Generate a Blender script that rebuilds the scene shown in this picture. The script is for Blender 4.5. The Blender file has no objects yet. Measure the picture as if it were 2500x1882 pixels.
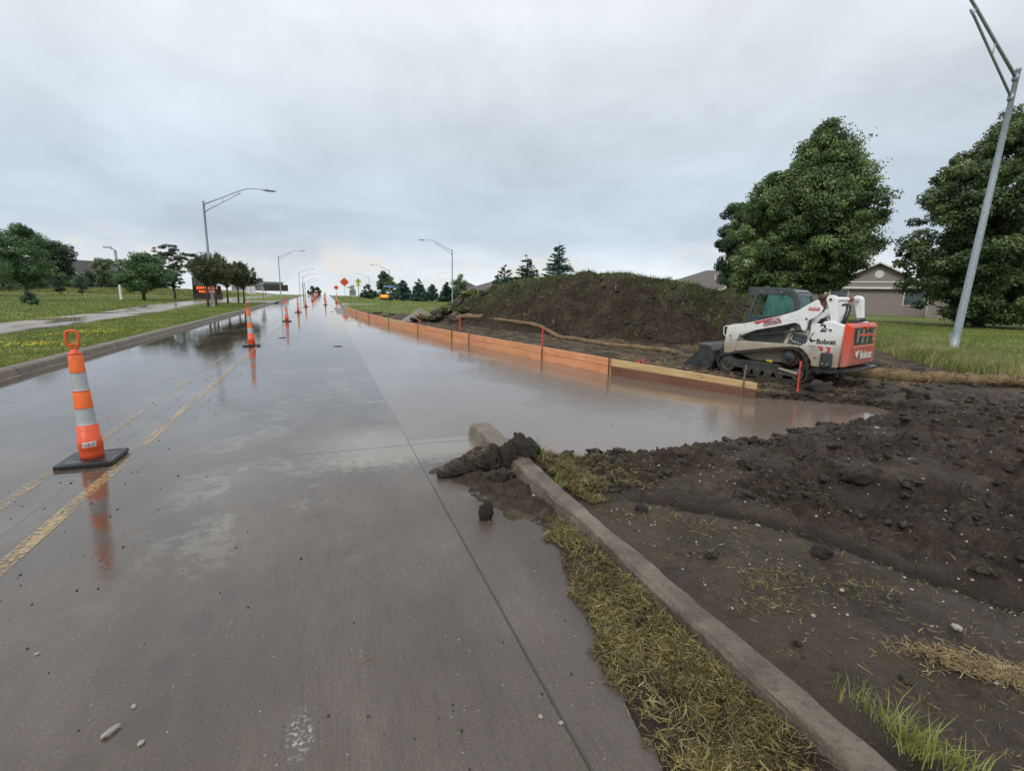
import bpy, bmesh, math, random
import numpy as np
from mathutils import Vector, Matrix
R=math.radians
rng=np.random.default_rng(7); random.seed(7)
sc=bpy.context.scene; C=sc.collection
# ---------------- camera, sky, sun, exposure ----------------
F=1200.;CX,CY=1250.,941.;VP=(790.,707.);ROLL=R(1.0);H=1.6
_c,_s=math.cos(ROLL),math.sin(ROLL)
_dx,_dy=VP[0]-CX,VP[1]-CY
_ux=_c*_dx+_s*_dy;_uy=-_s*_dx+_c*_dy
PIT=math.atan(-_uy/F);YAW=math.atan2(-_ux,math.hypot(F,_uy))
_fl=np.array([math.sin(YAW),math.cos(YAW),0]);_r=np.array([math.cos(YAW),-math.sin(YAW),0]);_up=np.array([0,0,1.])
_f=_fl*math.cos(PIT)-_up*math.sin(PIT);_u=_fl*math.sin(PIT)+_up*math.cos(PIT)
CR=_c*_r+_s*_u; CD=_s*_r-_c*_u
def ray(u,v): return F*_f+(u-CX)*CR+(v-CY)*CD
def gp(u,v,z=0.):
    d=ray(u,v); t=(z-H)/d[2]; return Vector((d[0]*t,d[1]*t,z))
def at(u,v,Y):
    d=ray(u,v)*(Y/ray(u,v)[1]); return Vector((d[0],d[1],d[2]+H))
cam=bpy.data.cameras.new('camera'); co=bpy.data.objects.new('camera',cam); C.objects.link(co)
cam.sensor_fit='HORIZONTAL'; cam.sensor_width=36; cam.lens=36*F/2500.
m=Matrix.Identity(4)
for i,v in enumerate((CR,-CD,-_f)):
    for j in range(3): m[j][i]=v[j]
m.translation=Vector((0,0,H)); co.matrix_world=m
cam.clip_start=.05; cam.clip_end=6000; sc.camera=co
sc.view_settings.view_transform='Standard'; sc.view_settings.look='None'
sc.view_settings.exposure=0; sc.view_settings.gamma=1
sc.render.engine='CYCLES'
try: sc.cycles.use_denoising=True
except Exception: pass
sc.cycles.max_bounces=6; sc.cycles.transparent_max_bounces=12; sc.cycles.diffuse_bounces=4; sc.cycles.glossy_bounces=3

def nd(nt,t,ins=None,**kw):
    n=nt.nodes.new(t)
    for k,v in kw.items(): setattr(n,k,v)
    for k,v in (ins or {}).items():
        s=n.inputs[k]
        if isinstance(v,bpy.types.NodeSocket): nt.links.new(v,s)
        else:
            if isinstance(v,(tuple,list)) and len(v)==3 and s.type=='RGBA': v=(*v,1)
            s.default_value=v
    return n
def mth(nt,op,a,b=0.,c=None,clamp=False):
    ins={0:a,1:b}
    if c is not None: ins[2]=c
    return nd(nt,'ShaderNodeMath',ins,operation=op,use_clamp=clamp).outputs[0]
def mix(nt,f,a,b,bt='MIX'):
    n=nd(nt,'ShaderNodeMix',{0:f,6:a,7:b},data_type='RGBA',blend_type=bt); return n.outputs[2]
def ramp(nt,f,stops,interp='LINEAR'):
    n=nt.nodes.new('ShaderNodeValToRGB'); cr=n.color_ramp; cr.interpolation=interp
    while len(cr.elements)<len(stops): cr.elements.new(.5)
    for e,(p,c) in zip(cr.elements,stops):
        e.position=p; e.color=(*c,1) if len(c)==3 else c
    nt.links.new(f,n.inputs[0]); return n.outputs[0]
def smap(nt,f,a,b,c=0.,d=1.):
    n=nd(nt,'ShaderNodeMapRange',{0:f,1:a,2:b,3:c,4:d},interpolation_type='SMOOTHSTEP'); return n.outputs[0]
def noise(nt,vec,scale,detail=5,rough=.55,dist=0):
    return nd(nt,'ShaderNodeTexNoise',{'Vector':vec,'Scale':scale,'Detail':detail,'Roughness':rough,'Distortion':dist}).outputs[0]
def vscale(nt,vec,s): return nd(nt,'ShaderNodeVectorMath',{0:vec,1:s},operation='MULTIPLY').outputs[0]

SUN_EL,SUN_ROT=R(48),R(232)
w=bpy.data.worlds.new("World"); sc.world=w; w.use_nodes=True; nt=w.node_tree; nt.nodes.clear()
sky=nd(nt,'ShaderNodeTexSky',sky_type='NISHITA',sun_disc=False,sun_elevation=SUN_EL,sun_rotation=SUN_ROT,air_density=1.5,dust_density=3.)
tc=nd(nt,'ShaderNodeTexCoord'); g=tc.outputs['Generated']
sp=nd(nt,'ShaderNodeSeparateXYZ',{0:g}); z=mth(nt,'MAXIMUM',sp.outputs[2],0.)
zz=mth(nt,'ADD',z,.34)
cl=nd(nt,'ShaderNodeCombineXYZ',{0:mth(nt,'DIVIDE',sp.outputs[0],zz),1:mth(nt,'DIVIDE',sp.outputs[1],zz),2:0.}).outputs[0]
n1=noise(nt,cl,1.15,6,.56,.9)
n2=noise(nt,cl,3.2,7,.6,.8)
n3=noise(nt,nd(nt,'ShaderNodeVectorMath',{0:cl,1:(7.3,2.1,4.)},operation='ADD').outputs[0],.6,3,.5,.5)
base=ramp(nt,z,[(0,(.78,.85,.89)),(.035,(.77,.83,.88)),(.10,(.56,.645,.76)),(.20,(.63,.72,.82)),(.34,(.84,.91,.975)),(.6,(1.06,1.09,1.11)),(1,(1.06,1.08,1.10))])
mod=mth(nt,'ADD',mth(nt,'MULTIPLY',mth(nt,'SUBTRACT',n1,.5),.55),mth(nt,'MULTIPLY',mth(nt,'SUBTRACT',n2,.5),.28))
mod=mth(nt,'ADD',mod,mth(nt,'MULTIPLY',mth(nt,'SUBTRACT',n3,.5),.7))
mod=mth(nt,'ADD',mod,1.0)
colr=nd(nt,'ShaderNodeVectorMath',{0:base,'Scale':mod},operation='SCALE').outputs[0]
# warm-white breaks low over the horizon
lowm=mth(nt,'MULTIPLY',smap(nt,z,.0,.03,.3,1.),smap(nt,z,.11,.045,0.,1.))
lm=mth(nt,'MULTIPLY',smap(nt,n2,.52,.60),lowm)
colr=mix(nt,mth(nt,'MULTIPLY',lm,.75),colr,(.84,.80,.76))
cloud=nd(nt,'ShaderNodeVectorMath',{0:colr,'Scale':10.},operation='SCALE').outputs[0]
final=mix(nt,.94,sky.outputs[0],cloud)
bg=nd(nt,'ShaderNodeBackground',{'Color':final,'Strength':.1})
o=nd(nt,'ShaderNodeOutputWorld',{'Surface':bg.outputs[0]})
sd=bpy.data.lights.new('sun','SUN'); sd.energy=1.35; sd.angle=R(14); sd.color=(1,.96,.9)
so=bpy.data.objects.new('sun',sd); C.objects.link(so)
# sky sun_rotation is measured clockwise from +Y
sdir=Vector((math.sin(SUN_ROT)*math.cos(SUN_EL),math.cos(SUN_ROT)*math.cos(SUN_EL),math.sin(SUN_EL)))
so.rotation_euler=sdir.to_track_quat('Z','Y').to_euler()

# ---------------- helpers ----------------
def mesh(name,V,Fc,mat=None,parent=None,smooth=False,loc=None,rot=None):
    me=bpy.data.meshes.new(name)
    me.from_pydata([tuple(map(float,v)) for v in V],[],[tuple(map(int,f)) for f in Fc]); me.update()
    return link(name,me,mat,parent,smooth,loc,rot)
def nmesh(name,V,Q,mat=None,parent=None,smooth=False,loc=None,rot=None):
    """fast numpy mesh; Q (n,k) same-size faces"""
    me=bpy.data.meshes.new(name); V=np.ascontiguousarray(V,dtype=np.float32); Q=np.ascontiguousarray(Q,dtype=np.int32)
    n,k=Q.shape
    me.vertices.add(len(V)); me.vertices.foreach_set('co',V.ravel())
    me.loops.add(n*k); me.loops.foreach_set('vertex_index',Q.ravel())
    me.polygons.add(n); me.polygons.foreach_set('loop_start',np.arange(0,n*k,k,dtype=np.int32))
    try: me.polygons.foreach_set('loop_total',np.full(n,k,dtype=np.int32))
    except Exception: pass
    me.update(calc_edges=True); me.validate()
    return link(name,me,mat,parent,smooth,loc,rot)
def link(name,me,mat,parent,smooth,loc,rot):
    if mat: me.materials.append(mat)
    if smooth: me.polygons.foreach_set('use_smooth',[True]*len(me.polygons))
    o=bpy.data.objects.new(name,me); C.objects.link(o)
    if parent: o.parent=parent
    if loc is not None: o.location=loc
    if rot is not None: o.rotation_euler=rot
    return o
def tag(o,label=None,cat=None,group=None,kind=None):
    if label: o['label']=label
    if cat: o['category']=cat
    if group: o['group']=group
    if kind: o['kind']=kind
    return o
def thing(name,label,cat,loc=(0,0,0),rz=0,group=None):
    o=bpy.data.objects.new(name,None); C.objects.link(o); o.location=loc; o.rotation_euler=(0,0,rz); o.empty_display_size=.2
    return tag(o,label,cat,group)
def dup(src,loc=None,rz=None,label=None,parent=None):
    c=src.copy(); C.objects.link(c)
    if parent is not None: c.parent=parent
    if loc is not None: c.location=loc
    if rz is not None: c.rotation_euler=(0,0,rz)
    if label: c['label']=label
    for ch in list(src.children): dup(ch,parent=c)
    return c
def bevel(o,w,seg=2):
    b=o.modifiers.new('b','BEVEL'); b.width=w; b.segments=seg; b.limit_method='ANGLE'; b.angle_limit=R(40); return o
class MB:
    def __init__(s): s.V=[];s.F=[]
    def add(s,V,Fc):
        n=len(s.V); s.V+= [tuple(v) for v in V]; s.F+=[tuple(i+n for i in f) for f in Fc]; return s
    def box(s,a,b,M=None):
        (x0,y0,z0),(x1,y1,z1)=a,b
        V=[Vector(p) for p in ((x0,y0,z0),(x1,y0,z0),(x1,y1,z0),(x0,y1,z0),(x0,y0,z1),(x1,y0,z1),(x1,y1,z1),(x0,y1,z1))]
        if M: V=[M@v for v in V]
        return s.add(V,[(0,3,2,1),(4,5,6,7),(0,1,5,4),(1,2,6,5),(2,3,7,6),(3,0,4,7)])
    def tube(s,pts,r,n=8,cap=True):
        pts=[Vector(p) for p in pts]; rs=r if isinstance(r,(list,tuple)) else [r]*len(pts)
        V=[];Fc=[]; pn=None
        for i,p in enumerate(pts):
            d=((pts[min(i+1,len(pts)-1)]-pts[max(i-1,0)]).normalized())
            if pn is None:
                a=Vector((0,0,1)) if abs(d.z)<.9 else Vector((1,0,0)); pn=d.cross(a).normalized()
            else: pn=(pn-d*pn.dot(d)).normalized()
            b=d.cross(pn)
            for k in range(n):
                t=2*math.pi*k/n; V.append(p+(pn*math.cos(t)+b*math.sin(t))*rs[i])
        for i in range(len(pts)-1):
            for k in range(n): Fc.append((i*n+k,i*n+(k+1)%n,(i+1)*n+(k+1)%n,(i+1)*n+k))
        if cap: Fc.append(tuple(range(n))[::-1]); Fc.append(tuple((len(pts)-1)*n+k for k in range(n)))
        return s.add(V,Fc)
    def lathe(s,prof,n=24,M=None,cap=True):
        V=[];Fc=[]
        for r,z_ in prof:
            for k in range(n):
                t=2*math.pi*k/n; v=Vector((r*math.cos(t),r*math.sin(t),z_)); V.append(M@v if M else v)
        for i in range(len(prof)-1):
            for k in range(n): Fc.append((i*n+k,i*n+(k+1)%n,(i+1)*n+(k+1)%n,(i+1)*n+k))
        if cap: Fc.append(tuple(range(n))[::-1]); Fc.append(tuple((len(prof)-1)*n+k for k in range(n)))
        return s.add(V,Fc)
    def prism(s,poly,y0,y1,ax='xz'):
        """polygon in (x,z) extruded along y (or xy->z with ax='xy')"""
        n=len(poly)
        if ax=='xz': V=[(a,y0,b) for a,b in poly]+[(a,y1,b) for a,b in poly]
        elif ax=='xy': V=[(a,b,y0) for a,b in poly]+[(a,b,y1) for a,b in poly]
        else: V=[(y0,a,b) for a,b in poly]+[(y1,a,b) for a,b in poly]
        Fc=[tuple(range(n)),tuple(range(n,2*n))[::-1]]+[((i+1)%n,i,n+i,n+(i+1)%n) for i in range(n)]
        return s.add(V,Fc)
    def obj(s,name,mat,parent=None,smooth=False,**k):
        o=mesh(name,s.V,s.F,mat,parent,smooth,**k)
        bm=bmesh.new(); bm.from_mesh(o.data); bmesh.ops.recalc_face_normals(bm,faces=bm.faces); bm.to_mesh(o.data); bm.free()
        return o
def text(name,body,size,M,mat,parent,bold=0.,ext=.001,align='CENTER',sx=1.,shear=0.):
    cu=bpy.data.curves.new('txt','FONT'); cu.body=body; cu.size=size; cu.align_x=align; cu.align_y='CENTER'; cu.extrude=ext; cu.offset=bold; cu.shear=shear; cu.space_line=.85
    to=bpy.data.objects.new('txt',cu); C.objects.link(to)
    dg=bpy.context.evaluated_depsgraph_get(); dg.update()
    me=bpy.data.meshes.new_from_object(to.evaluated_get(dg)); bpy.data.objects.remove(to); me.name=name
    me.transform(M@Matrix.Diagonal((sx,1,1,1))); me.materials.clear()
    return link(name,me,mat,parent,False,None,None)
def frame(x,y,o):
    x=Vector(x);y=Vector(y);z_=x.cross(y); m=Matrix.Identity(4)
    for i,v in enumerate((x,y,z_)):
        for j in range(3): m[j][i]=v[j]
    m.translation=Vector(o); return m

# numpy perlin noise
def _h(ix,iy,seed):
    n=(ix.astype(np.int64)*374761393+iy.astype(np.int64)*668265263+seed*1442695041)&0xffffffff
    n=((n^(n>>13))*1274126177)&0xffffffff; n=n^(n>>16)
    return n
def perlin(x,y,seed=0):
    x=np.asarray(x,float);y=np.asarray(y,float)
    ix=np.floor(x);iy=np.floor(y);fx=x-ix;fy=y-iy
    u=fx*fx*fx*(fx*(fx*6-15)+10);v=fy*fy*fy*(fy*(fy*6-15)+10)
    def gd(i,j):
        a=_h(ix+i,iy+j,seed)/4294967296.*2*np.pi; return np.cos(a)*(fx-i)+np.sin(a)*(fy-j)
    return 1.5*((gd(0,0)*(1-u)+gd(1,0)*u)*(1-v)+(gd(0,1)*(1-u)+gd(1,1)*u)*v)
def fbm(x,y,o=4,seed=0,g=.5):
    s=0;a=1;f=1
    for i in range(o): s=s+a*perlin(x*f,y*f,seed+i*17); a*=g; f*=2.03
    return s
def billow(x,y,o=4,seed=0,g=.5):
    s=0;a=1;f=1
    for i in range(o): s=s+a*(np.abs(perlin(x*f,y*f,seed+i*13))*2-.6); a*=g; f*=2.1
    return s
def sst(a,b,x):
    t=np.clip((x-a)/(b-a),0,1); return t*t*(3-2*t)
def inpoly(x,y,P):
    r=np.zeros(np.shape(x),bool); n=len(P)
    for i in range(n):
        (x0,y0),(x1,y1)=P[i],P[(i+1)%n]
        c=((y0>y)!=(y1>y))&(x<(x1-x0)*(y-y0)/((y1-y0) if y1!=y0 else 1e-9)+x0); r^=c
    return r
def dseg(x,y,L,vals=None):
    """distance to polyline; optional interpolated value"""
    best=np.full(np.shape(x),1e9); bv=np.zeros(np.shape(x))
    for i in range(len(L)-1):
        ax,ay=L[i][:2];bx,by=L[i+1][:2]; dx,dy=bx-ax,by-ay
        t=np.clip(((x-ax)*dx+(y-ay)*dy)/(dx*dx+dy*dy),0,1)
        d=np.hypot(x-ax-t*dx,y-ay-t*dy)
        if vals is not None: bv=np.where(d<best,vals[i]*(1-t)+vals[i+1]*t,bv)
        best=np.minimum(best,d)
    return (best,bv) if vals is not None else best

# ---------------- materials ----------------
def newmat(name):
    m=bpy.data.materials.new(name); m.use_nodes=True; nt=m.node_tree
    return m,nt,nt.nodes['Principled BSDF']
def setp(nt,p,**k):
    names=dict(col='Base Color',rough='Roughness',metal='Metallic',spec='Specular IOR Level',coat='Coat Weight',coatr='Coat Roughness',em='Emission Color',ems='Emission Strength',trans='Transmission Weight',alpha='Alpha',nor='Normal',sheen='Sheen Weight',sub='Subsurface Weight')
    for a,v in k.items():
        s=p.inputs[names[a]]
        if isinstance(v,bpy.types.NodeSocket): nt.links.new(v,s)
        else: s.default_value=(*v,1) if isinstance(v,tuple) and len(v)==3 else v
def M(name,stops,scale=5.,rough=(.5,.7),bump=0.,bscale=40.,detail=5,metal=0.,spec=.5,st=(1,1,1),coat=0.,dist=0.,bdist=.01):
    m,nt,p=newmat(name); v=nd(nt,'ShaderNodeTexCoord').outputs['Object']; v=vscale(nt,v,st)
    if isinstance(stops[0],(int,float)): stops=[(0.3,tuple(c*.88 for c in stops)),(.7,tuple(min(1,c*1.1) for c in stops))]
    n=noise(nt,v,scale,detail,.6,dist)
    col=ramp(nt,n,stops)
    rr=smap(nt,noise(nt,v,scale*1.7,3),.35,.65,rough[0],rough[1])
    setp(nt,p,col=col,rough=rr,metal=metal,spec=spec,coat=coat,coatr=.15)
    if bump:
        b=nd(nt,'ShaderNodeBump',{'Strength':bump,'Distance':bdist,'Height':noise(nt,v,bscale,6,.65)}); setp(nt,p,nor=b.outputs[0])
    return m
def leafmat(name,stops,rough=.45,trans=.38,var=.35,nscale=.7):
    m,nt,p=newmat(name)
    isl=nd(nt,'ShaderNodeNewGeometry').outputs['Random Per Island']
    v=nd(nt,'ShaderNodeTexCoord').outputs['Object']
    f=mth(nt,'ADD',mth(nt,'MULTIPLY',isl,var),mth(nt,'MULTIPLY',smap(nt,noise(nt,v,nscale,3),.3,.7),1-var))
    col=ramp(nt,f,stops); setp(nt,p,col=col,rough=rough,spec=.35)
    tr=nd(nt,'ShaderNodeBsdfTranslucent',{'Color':col}); mx=nd(nt,'ShaderNodeMixShader',{0:trans,1:p.outputs[0],2:tr.outputs[0]})
    nt.links.new(mx.outputs[0],nt.nodes['Material Output'].inputs[0]); return m
# ---------------- terrain ----------------
def gz(x,y):
    x=np.asarray(x,float);y=np.asarray(y,float)
    z=np.where(y>140,-np.minimum((y-140)**2/2500.,.25+0*y),0.)
    far=1.35-.0104*y
    z=np.where(y>165,np.minimum(z,np.maximum(far,far)),z)
    z=np.where(y>600,-4.9-.0118*(y-600),z)
    w=sst(4,16,x); z=z-w*.85*sst(55,140,y)*(1-sst(165,230,y))
    # left: field bank rising to eye level
    d=-x
    # left field: a gentle bank to eye level, whose crest hides what lies beyond
    l=sst(9,26,d)*1.0*sst(66,135,y+d*.4)
    z=z+l*np.where(y>165,np.clip(1-(y-165)/120,0,1),1.)
    z=z+.04*fbm(x*.08,y*.08,3,3)*sst(6,12,np.abs(x))
    return z
SITE=[(.75,-4),(14,-4),(12.7,5.3),(13.8,7.3),(15,8.9),(17.2,11.2),(19,13.5),(18,18),(14,24),(9,29.5),(6,33),(3.2,37),(2.4,41),(1.9,47.5),(.75,47.5)]
BL=[(6.52,5.95),(5.98,7.25),(5.45,8.69),(4.98,11.0),(4.45,13.7),(3.66,17.9),(3.02,22.6),(2.42,27.0),(1.93,33.5),(1.46,40.9)]
def grid(xs,ys):
    X,Y=np.meshgrid(xs,ys); nx=len(xs);ny=len(ys)
    i=np.arange(ny-1)[:,None]*nx+np.arange(nx-1)[None,:]; i=i.ravel()
    return X.ravel(),Y.ravel(),np.stack([i,i+1,i+nx+1,i+nx],1)
def spaced(segs):
    out=[]
    for a,b,d in segs: out+=list(np.arange(a,b,d))
    return np.array(out+[segs[-1][1]])
xs=spaced([(-3000,-600,300),(-600,-120,30),(-120,-30,4),(-30,-5.3,.5),(-5.3,20,.45),(20,60,1.6),(60,300,12),(300,3000,300)])
ys=spaced([(-60,-4,8),(-4,36,.6),(36,180,2.),(180,620,11),(620,3600,240)])
X,Y,Q=grid(xs,ys); Z=gz(X,Y)
Z=Z-.03
Z=Z+np.where(X<-5.33,.135,0.)
sit=inpoly(X,Y,SITE); dS=dseg(X,Y,SITE+[SITE[0]])
Z=np.where(sit&(dS>.7),Z-.5,Z)
Z=np.where((X>-5.3)&(X<.8)&(Y<47),Z-.3,Z); Z=np.where((X>-5.3)&(X<1.6)&(Y>=47),Z-.3,Z)
Z=np.where((X>1.7)&(~sit),Z+.03,Z)
# shallow ditch bank between mown lawn and the pole strip on the right
def grass_mat():
    m,nt,p=newmat('lawn'); v=nd(nt,'ShaderNodeTexCoord').outputs['Object']
    a=noise(nt,v,.25,5,.6); b=noise(nt,vscale(nt,v,(.25,1,1)),1.3,5,.6,.5); c=noise(nt,v,26,3,.7)
    f=mth(nt,'ADD',mth(nt,'MULTIPLY',a,.5),mth(nt,'MULTIPLY',b,.5))
    col=ramp(nt,f,[(.36,(.085,.125,.024)),(.47,(.135,.175,.036)),(.55,(.19,.215,.052)),(.66,(.27,.255,.09))])
    sx=nd(nt,'ShaderNodeSeparateXYZ',{0:v})
    # unmown taller band of pale grass on the far left bank
    tall=mth(nt,'MULTIPLY',smap(nt,sx.outputs[1],78,92),smap(nt,sx.outputs[0],-8,-13))
    col=mix(nt,mth(nt,'MULTIPLY',tall,.6),col,ramp(nt,b,[(.4,(.14,.16,.035)),(.6,(.27,.26,.085))]))
    col=mix(nt,smap(nt,c,.25,.75,.35,0.),col,(.02,.035,.008))
    bp=nd(nt,'ShaderNodeBump',{'Strength':.8,'Distance':.05,'Height':c}); setp(nt,p,col=col,rough=.75,spec=.25,nor=bp.outputs[0]); return m
LAWN=grass_mat()
g_=nmesh('ground',np.stack([X,Y,Z],1),Q,LAWN,smooth=True); tag(g_,kind='structure')

# --- road ---
def wet_concrete():
    m,nt,p=newmat('wet_concrete'); v=nd(nt,'ShaderNodeTexCoord').outputs['Object']; s=nd(nt,'ShaderNodeSeparateXYZ',{0:v}); x,y=s.outputs[0],s.outputs[1]
    a=noise(nt,v,.45,5,.6,.4); b=noise(nt,vscale(nt,v,(1,.35,1)),2.2,5,.65,.3); c=noise(nt,v,85,3,.75); d=noise(nt,v,14,5,.65)
    col=ramp(nt,mth(nt,'ADD',mth(nt,'MULTIPLY',a,.5),mth(nt,'MULTIPLY',b,.5)),[(.36,(.056,.040,.029)),(.5,(.088,.066,.049)),(.62,(.136,.108,.085))])
    col=mix(nt,smap(nt,d,.3,.7,.28,0.),col,(.08,.07,.062))
    tcol=nd(nt,'ShaderNodeTexNoise',{'Vector':vscale(nt,v,(120,5.,1)),'Scale':1.,'Detail':4.}).outputs[0]
    col=mix(nt,mth(nt,'MULTIPLY',smap(nt,tcol,.50,.68),mth(nt,'MULTIPLY',smap(nt,x,-2.2,.3,.15,.5),smap(nt,y,7,3))),col,(.045,.036,.030))
    col=mix(nt,smap(nt,c,.50,.62,0,.42),col,(.040,.033,.028)); col=mix(nt,smap(nt,c,.42,.32,0,.20),col,(.36,.32,.28))
    vs=nd(nt,'ShaderNodeTexVoronoi',{'Vector':v,'Scale':26.}); vk=smap(nt,vs.outputs[0],.085,.04); vc=nd(nt,'ShaderNodeSeparateColor',{0:vs.outputs['Color']}).outputs[0]
    col=mix(nt,mth(nt,'MULTIPLY',vk,smap(nt,vc,.80,.84)),col,(.50,.47,.42)); col=mix(nt,mth(nt,'MULTIPLY',vk,smap(nt,vc,.30,.26)),col,(.015,.013,.011))
    # pale dusty patches, cement scuffs
    pm=mth(nt,'MULTIPLY',smap(nt,noise(nt,v,.9,6,.66,1.2),.51,.62),smap(nt,noise(nt,v,9,4,.7),.35,.6))
    pm=mth(nt,'MULTIPLY',pm,smap(nt,x,-1.6,-.8)); pm=mth(nt,'MULTIPLY',pm,smap(nt,y,2.2,3.8)); pm=mth(nt,'MULTIPLY',pm,smap(nt,y,22,9))
    col=mix(nt,mth(nt,'MULTIPLY',pm,.30),col,(.34,.325,.29))
    # pale cement apron round the broken kerb end
    ap=mth(nt,'MULTIPLY',smap(nt,mth(nt,'ADD',y,mth(nt,'MULTIPLY',mth(nt,'SUBTRACT',d,.5),.9)),4.3,4.75),smap(nt,mth(nt,'ADD',x,mth(nt,'MULTIPLY',mth(nt,'SUBTRACT',d,.5),.9)),-.5,.35))
    ap=mth(nt,'MULTIPLY',ap,smap(nt,y,6.2,5.2)); col=mix(nt,mth(nt,'MULTIPLY',ap,.6),col,(.30,.28,.24))
    # oil-dark spots
    def spot(px,py,r,ry=None):
        q=nd(nt,'ShaderNodeCombineXYZ',{0:mth(nt,'DIVIDE',mth(nt,'SUBTRACT',x,px),r),1:mth(nt,'DIVIDE',mth(nt,'SUBTRACT',y,py),ry or r),2:0.}).outputs[0]
        l=nd(nt,'ShaderNodeVectorMath',{0:q},operation='LENGTH').outputs['Value']
        return smap(nt,mth(nt,'ADD',l,mth(nt,'MULTIPLY',mth(nt,'SUBTRACT',d,.5),1.2)),1.1,.5)
    sp_=None
    for q in [(405,1630,.07,.09),(350,1770,.09,.12),(210,1860,.08,.06),(480,1520,.09,.13),(560,1450,.05,.07),(390,1730,.05,.08)]:
        P=gp(q[0],q[1]); k=spot(P.x,P.y,q[2],q[3]); sp_=k if sp_ is None else mth(nt,'MAXIMUM',sp_,k)
    col=mix(nt,mth(nt,'MULTIPLY',sp_,.5),col,(.045,.042,.042))
    P=gp(730,1790); k=mth(nt,'MULTIPLY',spot(P.x,P.y,.05,.12),smap(nt,noise(nt,v,60,4),.5,.62)); col=mix(nt,mth(nt,'MULTIPLY',k,.7),col,(.4,.42,.42))
    # dark wet soil stain spilling over the gutter
    st_=mth(nt,'MULTIPLY',smap(nt,mth(nt,'ADD',x,mth(nt,'MULTIPLY',mth(nt,'SUBTRACT',a,.5),.5)),.92,1.1),smap(nt,y,4.5,3.9))
    col=mix(nt,mth(nt,'MULTIPLY',st_,.6),col,(.040,.033,.029))
    # joints
    def groove(t,w): return smap(nt,mth(nt,'ABSOLUTE',t),w,w*.35)
    wob=mth(nt,'MULTIPLY',mth(nt,'SUBTRACT',noise(nt,v,1.3,4),.5),.03)
    jt=mth(nt,'SUBTRACT',mth(nt,'PINGPONG',mth(nt,'ADD',mth(nt,'ADD',y,-5.05+4.6*20),wob),2.3),0.)
    j=groove(jt,.012)
    j=mth(nt,'MAXIMUM',j,groove(mth(nt,'ADD',mth(nt,'ADD',x,-.775),mth(nt,'MULTIPLY',wob,.4)),.009))
    j=mth(nt,'MAXIMUM',j,groove(mth(nt,'ADD',mth(nt,'ADD',x,2.02),mth(nt,'MULTIPLY',wob,.4)),.008))
    col=mix(nt,mth(nt,'MULTIPLY',j,.75),col,(.02,.018,.016))
    # faint crack
    ck=mth(nt,'ADD',mth(nt,'SUBTRACT',x,.55),mth(nt,'MULTIPLY',mth(nt,'SUBTRACT',noise(nt,v,2.,6,.7),.5),.5))
    ck=mth(nt,'MULTIPLY',groove(ck,.004),smap(nt,y,3.4,2.6)); col=mix(nt,mth(nt,'MULTIPLY',ck,.5),col,(.03,.03,.03))
    # film of water: smooth and mirror like away from the tined, drained strip near the gutter
    dry=mth(nt,'MULTIPLY',smap(nt,x,-1.3,.1),smap(nt,y,6.5,2.8))
    wetn=smap(nt,noise(nt,vscale(nt,v,(1,.4,1)),.7,4,.6,.5),.36,.62)
    rr=mth(nt,'ADD',mth(nt,'MULTIPLY',wetn,.055),.022)
    rr=mth(nt,'ADD',rr,mth(nt,'MULTIPLY',dry,.34))
    # standing water in the far lane
    pud=mth(nt,'MULTIPLY',smap(nt,mth(nt,'ADD',x,mth(nt,'MULTIPLY',mth(nt,'SUBTRACT',b,.5),1.6)),-2.35,-2.75),smap(nt,noise(nt,vscale(nt,v,(1,.22,1)),.9,3,.5,.4),.44,.50))
    pud=mth(nt,'MULTIPLY',pud,mth(nt,'MULTIPLY',smap(nt,y,13,17),smap(nt,y,46,34)))
    rr=mth(nt,'MULTIPLY',rr,mth(nt,'SUBTRACT',1.,mth(nt,'MULTIPLY',pud,.8)))
    col=mix(nt,mth(nt,'MULTIPLY',pud,.45),col,(.05,.045,.04))
    tine=nd(nt,'ShaderNodeTexNoise',{'Vector':vscale(nt,v,(110,4.,1)),'Scale':1.,'Detail':2.}).outputs[0]
    hgt=mth(nt,'ADD',mth(nt,'MULTIPLY',c,.35),mth(nt,'MULTIPLY',tine,.9))
    hgt=mth(nt,'ADD',hgt,mth(nt,'MULTIPLY',noise(nt,v,24,4),.8))
    hgt=mth(nt,'SUBTRACT',hgt,mth(nt,'MULTIPLY',j,2.))
    stg=mth(nt,'MULTIPLY',mth(nt,'ADD',mth(nt,'MULTIPLY',dry,.42),.06),mth(nt,'SUBTRACT',1.,mth(nt,'MULTIPLY',pud,.7)))
    bp=nd(nt,'ShaderNodeBump',{'Strength':stg,'Distance':.006,'Height':hgt})
    rp=nd(nt,'ShaderNodeBump',{'Strength':.06,'Distance':.02,'Height':noise(nt,vscale(nt,v,(3.,3.,1)),2.2,2,.5),'Normal':bp.outputs[0]})
    setp(nt,p,col=col,rough=rr,spec=.7,nor=rp.outputs[0]); return m
ROADM=wet_concrete()
ys=spaced([(-6,6,1.),(6,60,3),(60,180,6),(180,620,20)])
V=[];Fc=[]
def strip(V,Fc,x0,x1,ys,dz,side=.25,sides=True):
    n=len(V)
    for y in ys:
        zr=float(gz(0,y)); V+=[(x0,y,zr+dz-side),(x0,y,zr+dz),(x1,y,zr+dz),(x1,y,zr+dz-side)]
    for i in range(len(ys)-1):
        a=n+4*i
        for k in ((0,1,2) if sides else (1,)): Fc.append((a+k,a+k+1,a+k+5,a+k+4))
    e=n+4*(len(ys)-1); Fc.append((n,n+3,n+2,n+1)); Fc.append((e,e+1,e+2,e+3))
strip(V,Fc,-5.12,.775,[y for y in ys if y<=620],0.)
V2=len(V); strip(V,Fc,.7751,1.46,[-6,0,3,5.2],0.)
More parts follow.
